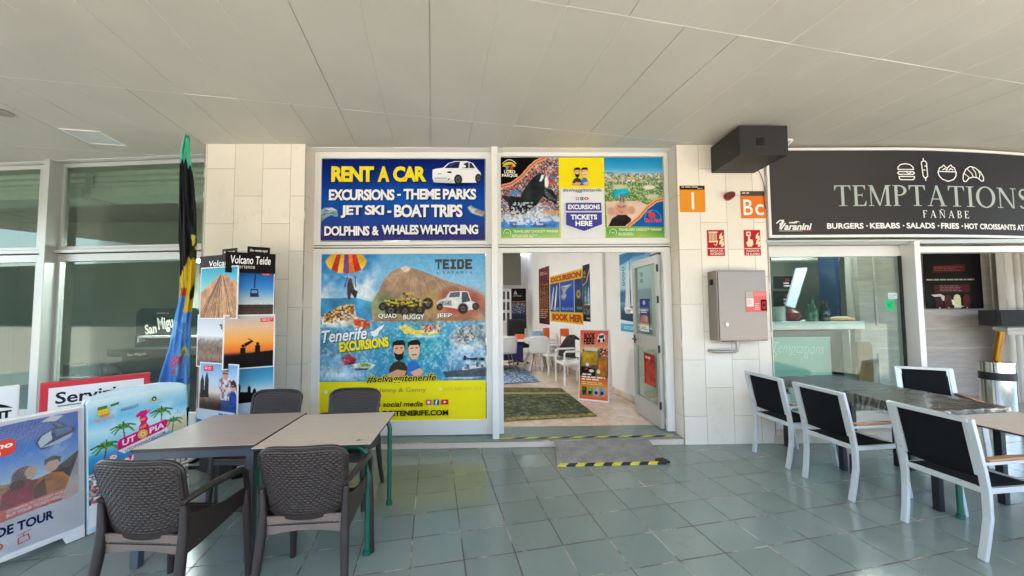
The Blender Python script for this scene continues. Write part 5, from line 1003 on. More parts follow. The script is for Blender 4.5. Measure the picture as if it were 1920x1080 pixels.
zc = aty(1500, 604, Y-.05)[2]+.0005
bottle(1517, 601, 34, '#3c6a4a', 'left green bottle on the counter'); bottle(1525, 601, 44, '#4f7a58', 'taller green bottle on the counter'); bottle(1544, 601, 42, '#16211c', 'left dark bottle on the counter'); bottle(1549, 601, 40, '#1c2a24', 'right dark bottle next to the blue column')
p = aty(1494, 600, Y+.2); o = MB().lathe([(0, 0), (.1, 0), (.13, .08), (.11, .14), (.04, .19), (0, .2)], 14).build('red_packet', mat('dark red wrap', '#7c2a2a', .5, amt=.5, scale=20), None); put(o, (p[0], Y+.3, zc)); tag(o, 'dark red packet heap on the counter', 'packet')
p = aty(1464, 600, Y+.2); o = MB().lathe([(0, 0), (.09, 0), (.1, .02), (.1, .24), (.095, .24), (.09, .03), (0, .03)], 14).build('glass_jar', mat('dull jar', '#aeb8b2', .15), None, smooth=40); put(o, (p[0], Y+.25, zc)); tag(o, 'pale jar at the left end of the counter', 'jar')
p = aty(1583, 602, Y+.1); o = MB().lathe([(0, 0), (.14, 0), (.17, .03), (.14, .06), (.06, .08), (0, .08)], 16).build('bread_plate', mat('bread crust', '#b9976a', .6, amt=.3, scale=25), None); put(o, (p[0], Y+.15, zc)); tag(o, 'plate of bread rolls on the counter', 'plate')
m = MB(); px_box(m, 1558, 340, 1585, 700, 6.9, .4); tag(m.build('column', mat('blue column reflection', '#14395f', .3), None, .02), 'deep blue column modelling a street reflection behind the counter', 'column')  # reflection of a blue street pillar built as a solid column
fluted(1585, 350, 1605, 610, 6.6, 4, 'narrow grey fluted pilaster beside the blue column')
a, b, c_, d_ = aty(1494, 503, 7.4), aty(1514, 502, 7.4), aty(1491, 578, 7.2), aty(1474, 573, 7.2)
o = MB().loft([[a, b, b+np.array([0, .04, 0]), a+np.array([0, .04, 0])], [d_, c_, c_+np.array([0, .04, 0]), d_+np.array([0, .04, 0])]]).build('reflection_panel', mat('pale blue panel', '#c3d3e4', .3)); tag(o, 'pale blue tilted panel modelling a reflection behind the counter', 'panel')  # slanted pale reflection in the window built as a solid panel
m = MB()
for i in range(7): a = aty(1440+i*18, 480, 7.8); m.tube([(a[0], 7.8, a[2]-.04), (a[0]+.22, 7.8, a[2]-.04)], .1, 10)
a, b = aty(1436, 462, 7.8), aty(1570, 480, 7.8); m.box(a[0], 7.75, b[2], b[0], 7.95, a[2]); tag(m.build('awning', mat('white awning reflection', '#e5e3dd', .7)), 'white scalloped awning edge modelling a street reflection behind the glass', 'awning')  # reflection of a street awning built as solid shapes inside the bar
for i, (y0, y1, lab) in enumerate(((518, 541, 'upper dark menu screen behind the counter'), (546, 574, 'lower dark menu screen behind the counter'))):
    P = world_panel((0, 0, 100, 60), 1450, y0, 1488, y1, 7.9); P.back('#161413'); P.fill('#1b1817'); P.lines(50, 30, 95, 56, 2, '#c9c5c0', .6); P.box(60, 10, 80, 24, '#8d2a24'); stick(P, 'menu_screen', lab, 'menu', 'menu screens behind the counter')
bx = MB(); 
for i in range(4): a = aty(1607+i*8, 641+i*2, 5.6+i*.05); b = aty(1637+i*2.5, 742, 5.6+i*.05); bx.box(a[0], 5.6+i*.06, .05, b[0], 5.63+i*.06, a[2])
tag(bx.build('boards', mat('brown fibreboard', '#7d6238', .6, amt=.2, scale=4), None, .004), 'brown boards leaning upright by the counter end', 'boards')
# stickers on the snack bar glass
def glass_sticker(px0, py0, px1, py1, fn, rect, label, d=RD+.016):
    xa_, za_ = R.px(px0, py0, d); xb_, zb_ = R.px(px1, py1, d); P = Poster(rect, xb_-xa_, za_-zb_, .002); P.place = (R.loc(xa_, d, zb_), R.a); fn(P); stick(P, 'sticker', label, 'sticker', 'stickers on the snack bar glass', PRINTG)
def g1(P): P.poly([(8, 4), (92, 0), (98, 40), (92, 92), (60, 98), (30, 98), (4, 70), (0, 30)], '#3fc484'); P.lines(22, 30, 78, 76, 4, '#1d7a50', .4)
glass_sticker(1659, 561, 1679, 583, g1, (0, 0, 100, 100), 'round cornered bright green sticker on the glass')
def g2(P): P.fill('#d9e6ea'); P.lines(10, 20, 90, 80, 3, '#9fb6c0', .4)
glass_sticker(1665, 549, 1683, 560, g2, (0, 0, 100, 60), 'small white sticker above the green one')
def g3(P): P.fill('#e2b81e'); P.box(40, 12, 95, 52, '#23305c'); P.lines(45, 16, 90, 48, 3, '#b9c2d8', .4); P.text('V', 40, 62, 75, 80, '#3a3416', bold=.05); P.text('A', 40, 84, 75, 98, '#3a3416', bold=.05)
glass_sticker(1682, 481, 1694, 519, g3, (0, 0, 100, 100), 'upright yellow sticker at the glass edge')
# litter bin and brass cylinder
p = aty(1868, 680, 4.9); zt_ = p[2]
bn = thing('litter_bin', 'polished steel litter bin with a black band at the bar doorway', 'bin', (p[0], 4.9, 0)); rb = .155
MB().lathe([(0, .0), (rb*.95, .0), (rb*.95, .03), (rb, .035), (rb, zt_), (rb*.9, zt_), (rb*.88, zt_-.05), (0, zt_-.05)], 28).build('body', CHROME, bn, smooth=40)
zb1 = aty(1868, 697, 4.9)[2]; zb0 = aty(1868, 711, 4.9)[2]; MB().lathe([(rb+.001, zb0), (rb+.004, zb0), (rb+.004, zb1), (rb+.001, zb1)], 28).build('band', BLACK, bn, smooth=40); MB().lathe([(rb-.02, zt_), (rb+.006, zt_), (rb+.006, zt_+.015), (rb-.02, zt_+.015)], 28).build('rim', CHROME, bn, smooth=40)
a, b = aty(1876, 622, 5.3), aty(1866, 690, 5.3); tag(MB().tube([b-np.array([.02, 0, .7]), b, a], .042, 16).build('brass_post', GOLD, None, smooth=40), 'slanting brass post behind the litter bin', 'post')

# ------------------------------------------------------------------ inside the closed bar
bc = thing('beer_counter', 'dark green portable beer counter with rounded back sign behind glass', 'counter'); Y = 6.0
a, b = aty(256, 578, Y), aty(372, 660, Y); w_, h_ = b[0]-a[0], a[2]-b[2]
m = MB(); cr = .12; pts = [(0, 0), (w_, 0)]+[(w_-cr+cr*math.cos(t_), h_-cr+cr*math.sin(t_)) for t_ in np.linspace(0, math.pi/2, 7)]+[(cr+cr*math.cos(t_), h_-cr+cr*math.sin(t_)) for t_ in np.linspace(math.pi/2, math.pi, 7)]
sgn = m.ext(pts, 0, .05).build('back_sign', DARKG, bc); sgn.location = (a[0], Y, b[2])
P = Poster((0, 0, 100, 70), w_, h_, .002); P.text('San', 15, 25, 33, 41, '#f6efe4', bold=.03, rot=-9); P.text('Miguel', 35, 13, 68, 38, '#f6efe4', bold=.03, rot=-9); P.lines(32, 7, 52, 11, 1, '#8a6a5a', .6, .02); P.lines(30, 44, 54, 48, 1, '#8a6a5a', .6, .02)
o = P.build('lettering', sgn, PRINT); o.location = (0, -.003, 0)
m = MB(); px_box(m, 259, 630, 372, 633, Y-.14, .1); px_box(m, 258, 630, 261, 642, Y-.14, .1); m.build('shelf_edge', WHITEP, bc)
a, b = aty(200, 655, Y-.5), aty(345, 668, Y-.5); m = MB().extz([(a[0], Y-.5), (b[0], Y-.5), (b[0], Y+.1), (a[0]+.45, Y+.1)], b[2], a[2]); m.build('counter_top', DARKG, bc, .01)
a = aty(222, 668, Y-.4); m = MB().extz([(a[0], Y-.35), (b[0]+.1, Y-.35), (b[0]+.1, Y+.1), (a[0]+.2, Y+.1)], .03, b[2]-.001); m.build('counter_body', mat('black green body', '#0a1413', .45), bc)
P = Poster((0, 0, 100, 40), .3, .06, .002); P.text('San Miguel', 5, 5, 95, 36, '#d9d2c6', bold=.03, rot=-8); o = P.build('small_lettering', bc, PRINT); p = aty(237, 666, Y-.5); o.location = (p[0], Y-.505, p[2]-.02)
tb = thing('side_table', 'low table with a dark crate behind the closed bar glass', 'table'); a, b = aty(120, 697, 5.6), aty(222, 702, 5.6)
MB().box(a[0], 5.35, b[2]-.02, b[0], 5.95, b[2]).build('table_top', mat('grey table top', '#7d827c', .4), tb, .004)
for x in (a[0]+.05, b[0]-.05):
    for y in (5.4, 5.9): MB().tube([(x, y, .03), (x, y, b[2]-.02)], .02, 8).build('leg', BLACK, tb)
o = MB().box(0, 0, 0, .55, .3, .02); 
for x in (0, .53): o.box(x, 0, .02, x+.02, .3, .17)
for y in (0, .28): o.box(.02, y, .02, .53, y+.02, .15)
o = put(o.build('crate', mat('dark crate', '#1c2422', .5), None, .004), (a[0]+.1, 5.5, b[2]+.0005)); tag(o, 'dark open crate on the low table behind the glass', 'crate')
p = aty(197, 690, 5.5); o = MB().lathe([(0, 0), (.08, 0), (.1, .05), (.09, .12), (.05, .16), (0, .17)], 14).build('jug', mat('brown red jug', '#5c2d26', .4), None, smooth=40); put(o, (p[0], 5.6, b[2]+.0005)); tag(o, 'brown red jug beside the dark crate', 'jug')

# ------------------------------------------------------------------ boards on the left
def art_cable(P):
    P.r = (0, 0, 100, 138); P.back('#eef0f3'); P.fill('#eef0f4'); c = P.canvas(170)
    c.blend(c.rect(-1, -1, 101, 139), '#eceef3'); pic = c.rect(4, 3, 96, 100); c.vgrad([(3, '#1556c0'), (35, '#3a8ae8'), (62, '#bfe0ff'), (72, '#eaf2f8')], pic)
    cl = c.nz(6, 4); c.blend(np.clip((cl-.58)*5, 0, 1)*c.rect(4, 36, 96, 64), '#eef5fb', .7)
    c.blend(c.pm([(4, 62), (20, 60), (40, 66), (60, 70), (78, 66), (90, 56), (96, 52), (96, 100), (4, 100)])*pic, '#b8946a', 1, .4, 30); c.blend(c.pm([(74, 66), (90, 54), (96, 50), (96, 78), (84, 76)]), '#4a3a2c', 1, .6, 40); c.blend(c.pm([(4, 70), (60, 74), (96, 80), (96, 100), (4, 100)])*pic, '#c9ab84', 1, .25, 20)
    c.line([(4, 52), (50, 22), (74, 6)], .6, '#6f9ad0')
    c.poly([(62, 30), (66, 22), (76, 17), (90, 18), (94, 24), (90, 32), (80, 37), (66, 39)], '#1d2f55', 1, .3, 20); c.poly([(64, 30), (67, 24), (74, 20), (75, 30), (66, 37)], '#dbe6f2'); c.poly([(77, 20), (90, 20), (91, 25), (78, 28)], '#5b7fae'); c.poly([(66, 37), (92, 27), (90, 32), (80, 37)], '#c9d8ea'); c.line([(78, 18), (75, 10), (71, 5)], 2.6, '#22365a'); c.line([(86, 18), (77, 8)], 2, '#22365a'); c.poly([(66, 8), (74, 3), (84, 5), (78, 10)], '#e6e9ee')
    c.poly([(36, 102), (39, 76), (46, 70), (56, 68), (64, 70), (67, 80), (67, 102)], '#a82a42', 1, .25, 20); c.ell(54, 61, 9, 9, '#6b3d28', 1, .15, .4, 40); c.ell(59, 60, 5, 6.8, '#f0c4a2', 1, .2); c.poly([(44, 70), (47, 56), (55, 64), (54, 74), (46, 75)], '#5e3520'); c.poly([(56, 65), (60, 66), (60, 67), (56, 66.5)], '#f2e6e0')
    c.poly([(60, 102), (61, 76), (67, 69), (74, 67), (83, 69), (89, 78), (91, 102)], '#c47a22', 1, .3, 20); c.poly([(61, 102), (61, 78), (69, 70), (72, 102)], '#5c2d1a', .8); c.ell(75, 59, 5.6, 7.6, '#f2c8a6', 1, .15); c.poly([(69, 58), (69, 51), (76, 48.5), (82, 52), (81, 58), (79, 54), (72, 54)], '#33241b'); c.ell(90, 83, 3.4, 6, '#d9a63f', .7, .4)
    c.poly([(4, 95), (96, 88), (96, 99), (4, 107)], '#f0704e'); P.paint(c)
    P.poly([(10, 24), (14, 20), (44, 19), (48, 22), (48, 33), (44, 36), (12, 37), (9, 34)], '#e24a34'); P.text('volcano', 13, 22, 46, 28, '#f7f3f2', bold=.03, shear=.2); P.text('teide', 20, 29, 38, 35, '#f7f3f2', bold=.03, shear=.2)
    P.text('COMPRA TU TICKET AQUÍ', 42, 91.5, 86, 95, '#f7e2dc', bold=.02, rot=-3.5); P.text('BUY YOUR TICKET HERE', 42, 96, 82, 99.5, '#f7e2dc', bold=.02, rot=-3.5)
    P.text('TEIDE TOUR', 22, 108.5, 76, 118.5, '#23284f', bold=.035); P.stroke([(50, 126), (57, 125), (58, 131), (50, 132)], .9, '#d9503f', True); P.stroke([(49, 123), (59, 121)], .6, '#d9503f'); P.stroke([(53.5, 123), (53.5, 126)], .6, '#d9503f'); P.stroke([(36+3.4*math.cos(i), 128+3.4*math.sin(i)) for i in np.linspace(0, 6.28, 14)], .8, '#d9503f'); P.stroke([(33, 130), (36, 125), (39, 130)], .7, '#d9503f')
ba = rad(71.6); ex_ = np.array([math.cos(ba), math.sin(ba)]); rr_ = np.array([-3.08, 2.762])
bp = rr_ - ex_*.31
aframe('white folding board with a cable car and a couple in sweaters', (bp[0], bp[1], 0), ba, .62, .92, .09, art_cable, (0, 0, 100, 138), WHITEP, (.012, .01, .012, .09), name='a_frame_board')
def art_party(P):
    P.r = (70, 60, 900, 1200); P.back('#bfe2f2'); c = P.canvas(170); c.vgrad([(60, '#dff0f0'), (180, '#9fd4ea'), (260, '#7cc8ea'), (360, '#c6e8f2'), (520, '#8fd3ee'), (600, '#3f9fd8'), (720, '#2f83c4'), (740, '#d9c9a8'), (1200, '#f0f2f3')])
    cl = c.nz(6, 4); c.blend(np.clip((cl-.5)*4, 0, 1)*c.rect(70, 60, 900, 560), '#eaf6fa', .8); c.blend(c.pm([(600, 420), (900, 380), (900, 560), (760, 540)]), '#ecd7a8', .8)
    c.blend(c.rect(70, 740, 900, 1200), '#f1eff2'); c.speck(c.rect(640, 830, 900, 1080), ['#c9705c', '#4a8ab8', '#d9b48c', '#5c7d4a', '#b83f4a', '#e9e2da'], 50, .9, .9); c.speck(c.rect(70, 745, 240, 1000), ['#c9705c', '#4a8ab8', '#d9b48c', '#3c4a5a', '#b83f4a'], 50, .9, .9); c.blend(c.rect(640, 925, 900, 940)+c.rect(640, 1040, 900, 1055), '#f1eff2')
    def palm(x, y, k, tx_):
        c.line([(x, y), (x+tx_*.5, y+80*k), (x+tx_, y+150*k)], 11*k, '#5a5a44')
        for i in range(11):
            a = rad(-200+220*i/10); L_ = (75+18*((i*7) % 3))*k; x1, y1 = x+L_*math.cos(a), y+L_*.75*math.sin(a); c.line([(x, y), ((x+x1)/2, (y+y1)/2-14*k), (x1, y1+22*k)], 13*k, ['#3f7d3a', '#6fa848', '#2f6436'][i % 3])
    for q in ((330, 380, 1., 20), (660, 305, 1., -5), (200, 520, 1.1, -30), (770, 430, .85, -20)): palm(*q)
    P.paint(c); pk = '#e0237c'
    P.poly([(430, 285), (470, 250), (520, 245), (560, 250), (555, 275), (530, 285), (520, 300), (538, 340), (520, 375), (545, 410), (548, 470), (455, 470), (458, 400), (475, 370), (462, 330), (470, 300), (440, 305)], pk); P.polys([[(462, 328), (515, 322), (512, 345), (466, 350)], [(462, 408), (522, 385), (516, 418), (468, 428)], [(526, 250), (556, 248), (552, 268), (530, 268)]], '#f0962c')
    P.poly([(280, 520), (300, 475), (690, 388), (715, 398), (700, 470), (640, 500), (285, 592)], pk); P.ell(487, 482, 44, 44, '#f2c04a', 14); P.ell(487, 482, 22, 22, '#f6e2b0', 12); P.ell(487, 482, 11, 11, '#e58a2c', 10)
    P.text('UT', 318, 478, 425, 538, '#fdf3f7', bold=.03, skew=-22); P.text('PIA', 545, 424, 680, 482, '#fdf3f7', bold=.03, skew=-26)
    P.poly([(280, 580), (700, 480), (720, 500), (700, 530), (330, 620)], '#eef3f6'); P.text('UTOPIAPARTIES.COM', 335, 548, 690, 574, '#8a3f7a', bold=.02, rot=-13); P.ell(246, 626, 34, 26, '#d9368a', 16); P.ell(246, 626, 28, 20, '#f1f3f6', 16); P.text('VIP', 228, 616, 264, 636, '#c22a78', bold=.02)
    P.poly([(225, 710), (250, 690), (690, 572), (760, 560), (740, 625), (240, 760)], pk); P.text('BOAT PARTY', 268, 632, 735, 712, '#fdf3f7', bold=.05, skew=-112)
    P.polys([[(200, 770), (640, 700), (640, 860), (215, 930)]], '#f3d8e4'); P.text("DJ'S & MC", 330, 760, 492, 800, '#b82a6c', bold=.03, skew=-22); P.lines(205, 815, 640, 900, 3, '#d96a9c', .6, .1); P.lines(205, 770, 320, 800, 1, '#d96a9c', .6); P.lines(250, 950, 640, 1150, 5, '#d96a9c', .5)
    P.text('ABSOLUT.', 300, 176, 458, 206, '#5b7fc0', bold=.03, rot=-5); P.poly([(520, 185), (560, 160), (590, 125), (610, 160), (650, 160), (600, 175)], '#d6cf5a'); P.ell(586, 148, 22, 24, '#3f3a2c', 12); P.ell(586, 152, 9, 12, '#e8d9b8', 10)
    P.polys([[(130, 130), (200, 125), (200, 155), (130, 160)], [(225, 125), (290, 112), (290, 135), (228, 146)]], '#4a7a3c'); P.poly([(130, 160), (215, 152), (210, 200), (150, 215), (130, 205)], '#e9c02e'); P.poly([(150, 205), (220, 200), (200, 225), (140, 225)], '#e08a3c'); P.text('Red Bull', 100, 226, 250, 266, '#e8a09a', bold=.01, rot=-3)
    P.stroke([(770, 355), (800, 340), (830, 350)], 5, '#6a9ad0'); P.stroke([(800, 305), (800, 340)], 5, '#6a9ad0')
pe = rad(71); e2 = np.array([math.cos(pe), math.sin(pe)]); q2 = np.array([-2.87, 3.38]) - e2*.32
aframe('pale blue rounded top party board with pink lettering and palms', (q2[0], q2[1], 0), pe, .64, 1.0, .1, art_party, (70, 60, 900, 1200), mat('pale blue board', '#cfe6f0', .4), (.006, .055, .006, .04), notch=False, arch=.07)
def art_servizi(P):
    P.r = (0, 0, 100, 150); P.back('#d8434c'); P.fill('#f0eeee'); P.polys([[(0, 0), (100, 0), (100, 6), (0, 6)], [(0, 6), (6, 6), (6, 150), (0, 150)], [(94, 6), (100, 6), (100, 150), (94, 150)]], '#d23f4a')
    P.text('Servizi', 12, 12, 66, 27, '#2a2b33', bold=.02); P.box(14, 29, 34, 30.5, '#5f8a7a'); P.box(52, 28, 62, 29.5, '#b85a5c'); P.text('Sportello Documenti', 12, 36, 84, 44, '#34353c', bold=.012); P.lines(12, 48, 84, 64, 4, '#5a5b64', .5); P.lines(12, 72, 80, 130, 11, '#5a5b64', .45)
sv = rad(50.6); e3 = np.array([math.cos(sv), math.sin(sv)]); q3 = np.array([-3.9, 3.105])+e3*.33
aframe('white notice board with red border behind the party board', (q3[0]+.06, q3[1]-.04, 0), sv, .66, 1.02, .08, art_servizi, (0, 0, 100, 150), mat('red board frame', '#c93a46', .4), (.008, .008, .008, .03), notch=False)
sa = rad(58); e4 = np.array([math.cos(sa), math.sin(sa)]); q4 = np.array([-3.93, 3.02]) - e4*.33
def art_ant2(P):
    P.r = (0, 0, 100, 150); P.back('#eeeeee'); P.fill('#eceded'); P.text('ANT', 72, 27, 96, 36, '#1c1c1e', bold=.05); P.text('3', 76, 40, 81, 47, '#1c1c1e', bold=.04); P.poly([(60, 26), (70, 19), (82, 16), (92, 21), (97, 25), (84, 22), (72, 24)], '#1c1c1e'); P.poly([(50, 66), (100, 44), (100, 150), (50, 150)], '#1e1f22')
aframe('white and black board cut off at the left edge', (q4[0], q4[1], 0), sa, .66, 1.02, .08, art_ant2, (0, 0, 100, 150), WHITEP, (.01, .01, .01, .03), notch=False)

# ------------------------------------------------------------------ furled flag
fg = thing('beach_flag', 'tall furled flag of black, yellow and blue cloth beside the display stand', 'flag'); FY = 3.9
secs = [(256, 347, 355), (264, 344, 357), (285, 338, 357), (310, 337, 360), (340, 336, 364), (400, 336, 368), (450, 336, 369), (490, 338, 368), (520, 338, 366), (545, 339, 364), (570, 334, 361), (600, 327, 358), (650, 317, 357), (690, 304, 357), (712, 298, 356), (728, 304, 356), (740, 322, 355), (770, 330, 354), (800, 333, 352)]
pys = [s_[0] for s_ in secs]; v = []; f = []; cc = []; NR, NS = 220, 96; rr = np.random.RandomState(9)
nzx = vnoise(NR, NS+1, 14, 5, 4)
for i in range(NR):
    py = 256+(800-256)*i/(NR-1); xl, xr = np.interp(py, pys, [s_[1] for s_ in secs]), np.interp(py, pys, [s_[2] for s_ in secs])
    a, b = aty(xl, py, FY), aty(xr, py, FY); cx, wd = (a[0]+b[0])/2, (b[0]-a[0])/2/1.326; dp = min(.09, .02+wd*.5)
    for j in range(NS):
        t_ = 2*math.pi*j/NS; fold = 1+.34*math.sin(6*t_+py*.016)+.2*math.sin(11*t_-py*.022+1)+.5*(nzx[i, j]-.5)
        q1, q2 = wd*math.cos(t_)*min(1.1, .85+.15*fold), dp*math.sin(t_)*fold; v.append((cx+.754*q1-.657*q2, FY+.657*q1+.754*q2, (a[2]+b[2])/2+.03*math.sin(5*t_)*(i < 8)*(8-i)/8))
        u = math.cos(t_); n_ = nzx[i, j]
        if py < 296+30*n_+8*u+6*math.sin(9*t_): col = '#5cc0a0' if n_ > .42 else '#43a386'
        elif py < 488+26*u*(-1)+40*(n_-.5): col = ('#15171b' if n_ < .62 else '#262a30') if not (py > 440 and u > .35 and n_ > .56) else '#b9b53a'
        elif py < 585 and u > -.15+.5*(n_-.5): col = '#d3b32c' if n_ > .38 else '#2a2718'
        elif py < 540: col = '#c9ac2e' if n_ > .5 else '#1d1e20'
        elif py < 556 and u < 0: col = '#b5482e' if n_ > .45 else '#d9b23a'
        elif py < 722: col = '#4f8ad0' if n_ > .47 else '#74aae2'
        elif py < 764: col = '#a9cfc6'
        else: col = '#17191c'
        if 664 < py < 688 and -.5 < u < .45 and abs(math.sin(py*.35+u*9)) > .55 and n_ > .4: col = '#c9452e'
        if 648 < py < 668 and u > .05 and abs((u-.45)**2*300+(py-662)**2*.25-26) < 16: col = '#d9d23a'
        if 690 < py < 700 and -.2 < u < .6 and n_ > .5: col = '#b85a3c'
        cc.append(lrgb(col)+(1,))
for i in range(NR-1):
    for j in range(NS): f.append((i*NS+j, (i+1)*NS+j, (i+1)*NS+(j+1) % NS, i*NS+(j+1) % NS))
f.append(tuple(range(NS))); f.append(tuple(range((NR-1)*NS, NR*NS))[::-1])
me = bpy.data.meshes.new('flag_cloth'); me.from_pydata(v, [], f); me.materials.append(CLOTHP); at = me.color_attributes.new('Col', 'FLOAT_COLOR', 'POINT'); at.data.foreach_set('color', np.array(cc, dtype=np.float32).ravel()); me.polygons.foreach_set('use_smooth', [True]*len(f)); obj('flag_cloth', me, fg)
p0 = aty(343, 790, FY); MB().tube([(p0[0], FY, .04), (p0[0], FY, p0[2]+.1)], .016, 10).build('pole', BLACK, fg, smooth=40); MB().bar([(p0[0]-.35, FY, .02), (p0[0]+.35, FY, .02)], .05, .03).bar([(p0[0], FY-.35, .022), (p0[0], FY+.3, .022)], .05, .034).build('base', BLACK, fg, .004)

# ------------------------------------------------------------------ cardboard display of stacked photo panels
ds = thing('display_stand', 'tall black cardboard display stand of stacked volcano photo panels', 'display stand')
pL, pC, pR = aty(371, 650, 3.8), aty(432, 650, 3.62), aty(515, 650, 3.80)
FL = Frame(pL[0], pL[1], math.degrees(math.atan2(pC[1]-pL[1], pC[0]-pL[0]))); FR = Frame(pC[0], pC[1], math.degrees(math.atan2(pR[1]-pC[1], pR[0]-pC[0])))
zt_ = aty(440, 500, 3.7)[2]
MB().extz([(pL[0]+.03, pL[1]+.03), (pC[0], pC[1]+.035), (pR[0]-.03, pR[1]+.03), ((pL[0]+pR[0])/2, pL[1]+.3)], .0, zt_).build('core', mat('black card', '#161517', .6), ds)
def dpanel(fr, px0, py0, px1, py1, d, fn, name='photo_panel', rect=None):
    xc_ = (px0+px1)/2; a0, z1 = fr.px(px0, py0, d)[0], fr.px(xc_, py0, d)[1]; a1, z0 = fr.px(px1, py1, d)[0], fr.px(xc_, py1, d)[1]
    P = Poster(rect or (0, 0, 100, 100*(z1-z0)/(a1-a0)), a1-a0, z1-z0, .008); P.H = P.r[3]; fn(P); o = P.build(name, ds, PRINTG); o.location = fr.loc(a0, d, z0); o.rotation_euler = (0, 0, fr.a)
def edge(c): w_ = 2.2; r0 = c.r; c.blend(1-c.rect(r0[0]+w_, r0[1]+w_, r0[2]-w_, r0[3]-w_), '#e9e9ea')
def pill(P, x, y): P.poly([(x, y), (x+26, y-1), (x+27, y+8), (x+1, y+9)], '#d9323c'); P.lines(x+3, y+1.5, x+24, y+7, 2, '#f2c9c9', .5)
def a_volc(P):
    P.back('#f0f0f0'); H_ = P.H; c = P.canvas(90); c.vgrad([(0, '#2f9ac0'), (H_*.25, '#5cb8cc'), (H_*.5, '#a5d3cf')]); c.poly([(0, H_*.5), (55, H_*.14), (64, H_*.14), (100, H_*.33), (100, H_), (0, H_)], '#b98a66', 1, .3, 12)
    r_ = random.Random(1)
    for i in range(30): x = r_.uniform(0, 100); c.line([(58+(x-50)*.08, H_*.17), (55+(x-50)*.5, H_*.5), (x+r_.uniform(-8, 8), H_)], 1.6, r_.choice(['#6a4838', '#d9b08a', '#8a6248', '#4c352c']), .6)
    edge(c); P.paint(c)
def a_gond(P):
    P.back('#f0f0f0'); H_ = P.H; c = P.canvas(80); c.vgrad([(0, '#14509a'), (H_*.35, '#3f86c8'), (H_*.6, '#a9bdc8'), (H_*.7, '#c9ccc8'), (H_*.72, '#3c302c'), (H_, '#5c4a3c')]); c.tex(.15, 24, c.rect(0, H_*.68, 100, H_)); c.line([(47, H_*.05), (45, H_*.35)], 4, '#20314c'); c.poly([(35, H_*.38), (55, H_*.38), (58, H_*.55), (33, H_*.55)], '#20314c', 1, .5, 30); c.poly([(38, H_*.41), (52, H_*.41), (53, H_*.47), (37, H_*.47)], '#6f95bc'); edge(c); P.paint(c); pill(P, 64, H_*.03)
def a_grey(P):
    P.back('#f0f0f0'); H_ = P.H; c = P.canvas(70); c.vgrad([(0, '#b3bfd4'), (H_*.4, '#dfe3ea'), (H_*.5, '#8d8680'), (H_*.62, '#6f5c50'), (H_*.8, '#8a7262'), (H_, '#4c352e')]); c.tex(.3, 20, c.rect(0, H_*.45, 100, H_)); c.line([(82, H_*.1), (84, H_*.7)], 9, '#27324a'); c.line([(70, H_*.2), (74, H_*.2), (74, H_*.26)], 4, '#4a566c'); edge(c); P.paint(c)
def a_sun(P):
    P.back('#f0f0f0'); H_ = P.H; c = P.canvas(100); c.vgrad([(0, '#b9b4ba'), (H_*.25, '#dfb48c'), (H_*.5, '#f0a24a'), (H_*.68, '#e0702c'), (H_*.74, '#2c1a18'), (H_, '#140f12')]); c.poly([(0, H_*.77), (40, H_*.72), (100, H_*.68), (100, H_), (0, H_)], '#150f11')
    def man(x, y, h): c.ell(x, y-h*.9, h*.09, h*.1, '#120e10'); c.poly([(x-h*.13, y-h*.8), (x+h*.13, y-h*.8), (x+h*.13, y-h*.4), (x+h*.11, y), (x-h*.11, y), (x-h*.14, y-h*.4)], '#120e10')
    man(38, H_*.85, 38); man(66, H_*.82, 38); c.poly([(40, H_*.53), (55, H_*.47), (58, H_*.5), (42, H_*.6)], '#120e10'); c.line([(52, H_*.47), (48, H_*.45)], 2, '#120e10'); edge(c); P.paint(c); pill(P, 70, H_*.07)
def a_pair(P):
    P.back('#f0f0f0'); H_ = P.H; c = P.canvas(90); c.vgrad([(0, '#6f9fd0'), (H_*.3, '#b9d0e4'), (H_*.5, '#e8dcd4'), (H_*.62, '#8a7468'), (H_*.7, '#4c3a34'), (H_, '#2c2220')]); c.tex(.3, 20, c.rect(0, H_*.6, 100, H_))
    for x, y, h in ((8, H_*.62, 40), (20, H_*.6, 44)): c.poly([(x-6, y), (x-5, y-h*.7), (x, y-h), (x+5, y-h*.7), (x+6, y)], '#2c2624')
    c.poly([(50, H_*.28), (60, H_*.22), (78, H_*.22), (86, H_*.32), (84, H_*.62), (58, H_*.62)], '#c9c2c4', 1, .1, 10); c.speck(c.pm([(50, H_*.28), (60, H_*.22), (78, H_*.22), (86, H_*.32), (84, H_*.62), (58, H_*.62)]), ['#5a5060', '#e6dede', '#8a4a52'], 26, .6, .8); c.poly([(60, H_*.62), (84, H_*.62), (82, H_), (58, H_)], '#39507c', 1, .3, 12); c.ell(68, H_*.16, 8, 12, '#c99478', 1, .2); c.poly([(60, H_*.13), (62, H_*.06), (74, H_*.06), (77, H_*.13)], '#3a2a20'); c.poly([(61, H_*.15), (75, H_*.15), (74, H_*.18), (62, H_*.18)], '#1c1a1c')
    c.poly([(78, H_*.9), (80, H_*.5), (88, H_*.42), (97, H_*.5), (97, H_*.9)], '#2a4c9a', 1, .2, 10); c.ell(89, H_*.36, 7, 11, '#d3a188', 1, .2); c.poly([(81, H_*.44), (82, H_*.3), (90, H_*.26), (97, H_*.34), (97, H_*.5), (94, H_*.36), (84, H_*.35)], '#3c2820'); c.poly([(83, H_*.36), (95, H_*.36), (94, H_*.39), (84, H_*.39)], '#1c1a1c'); edge(c); P.paint(c); pill(P, 10, H_*.06)
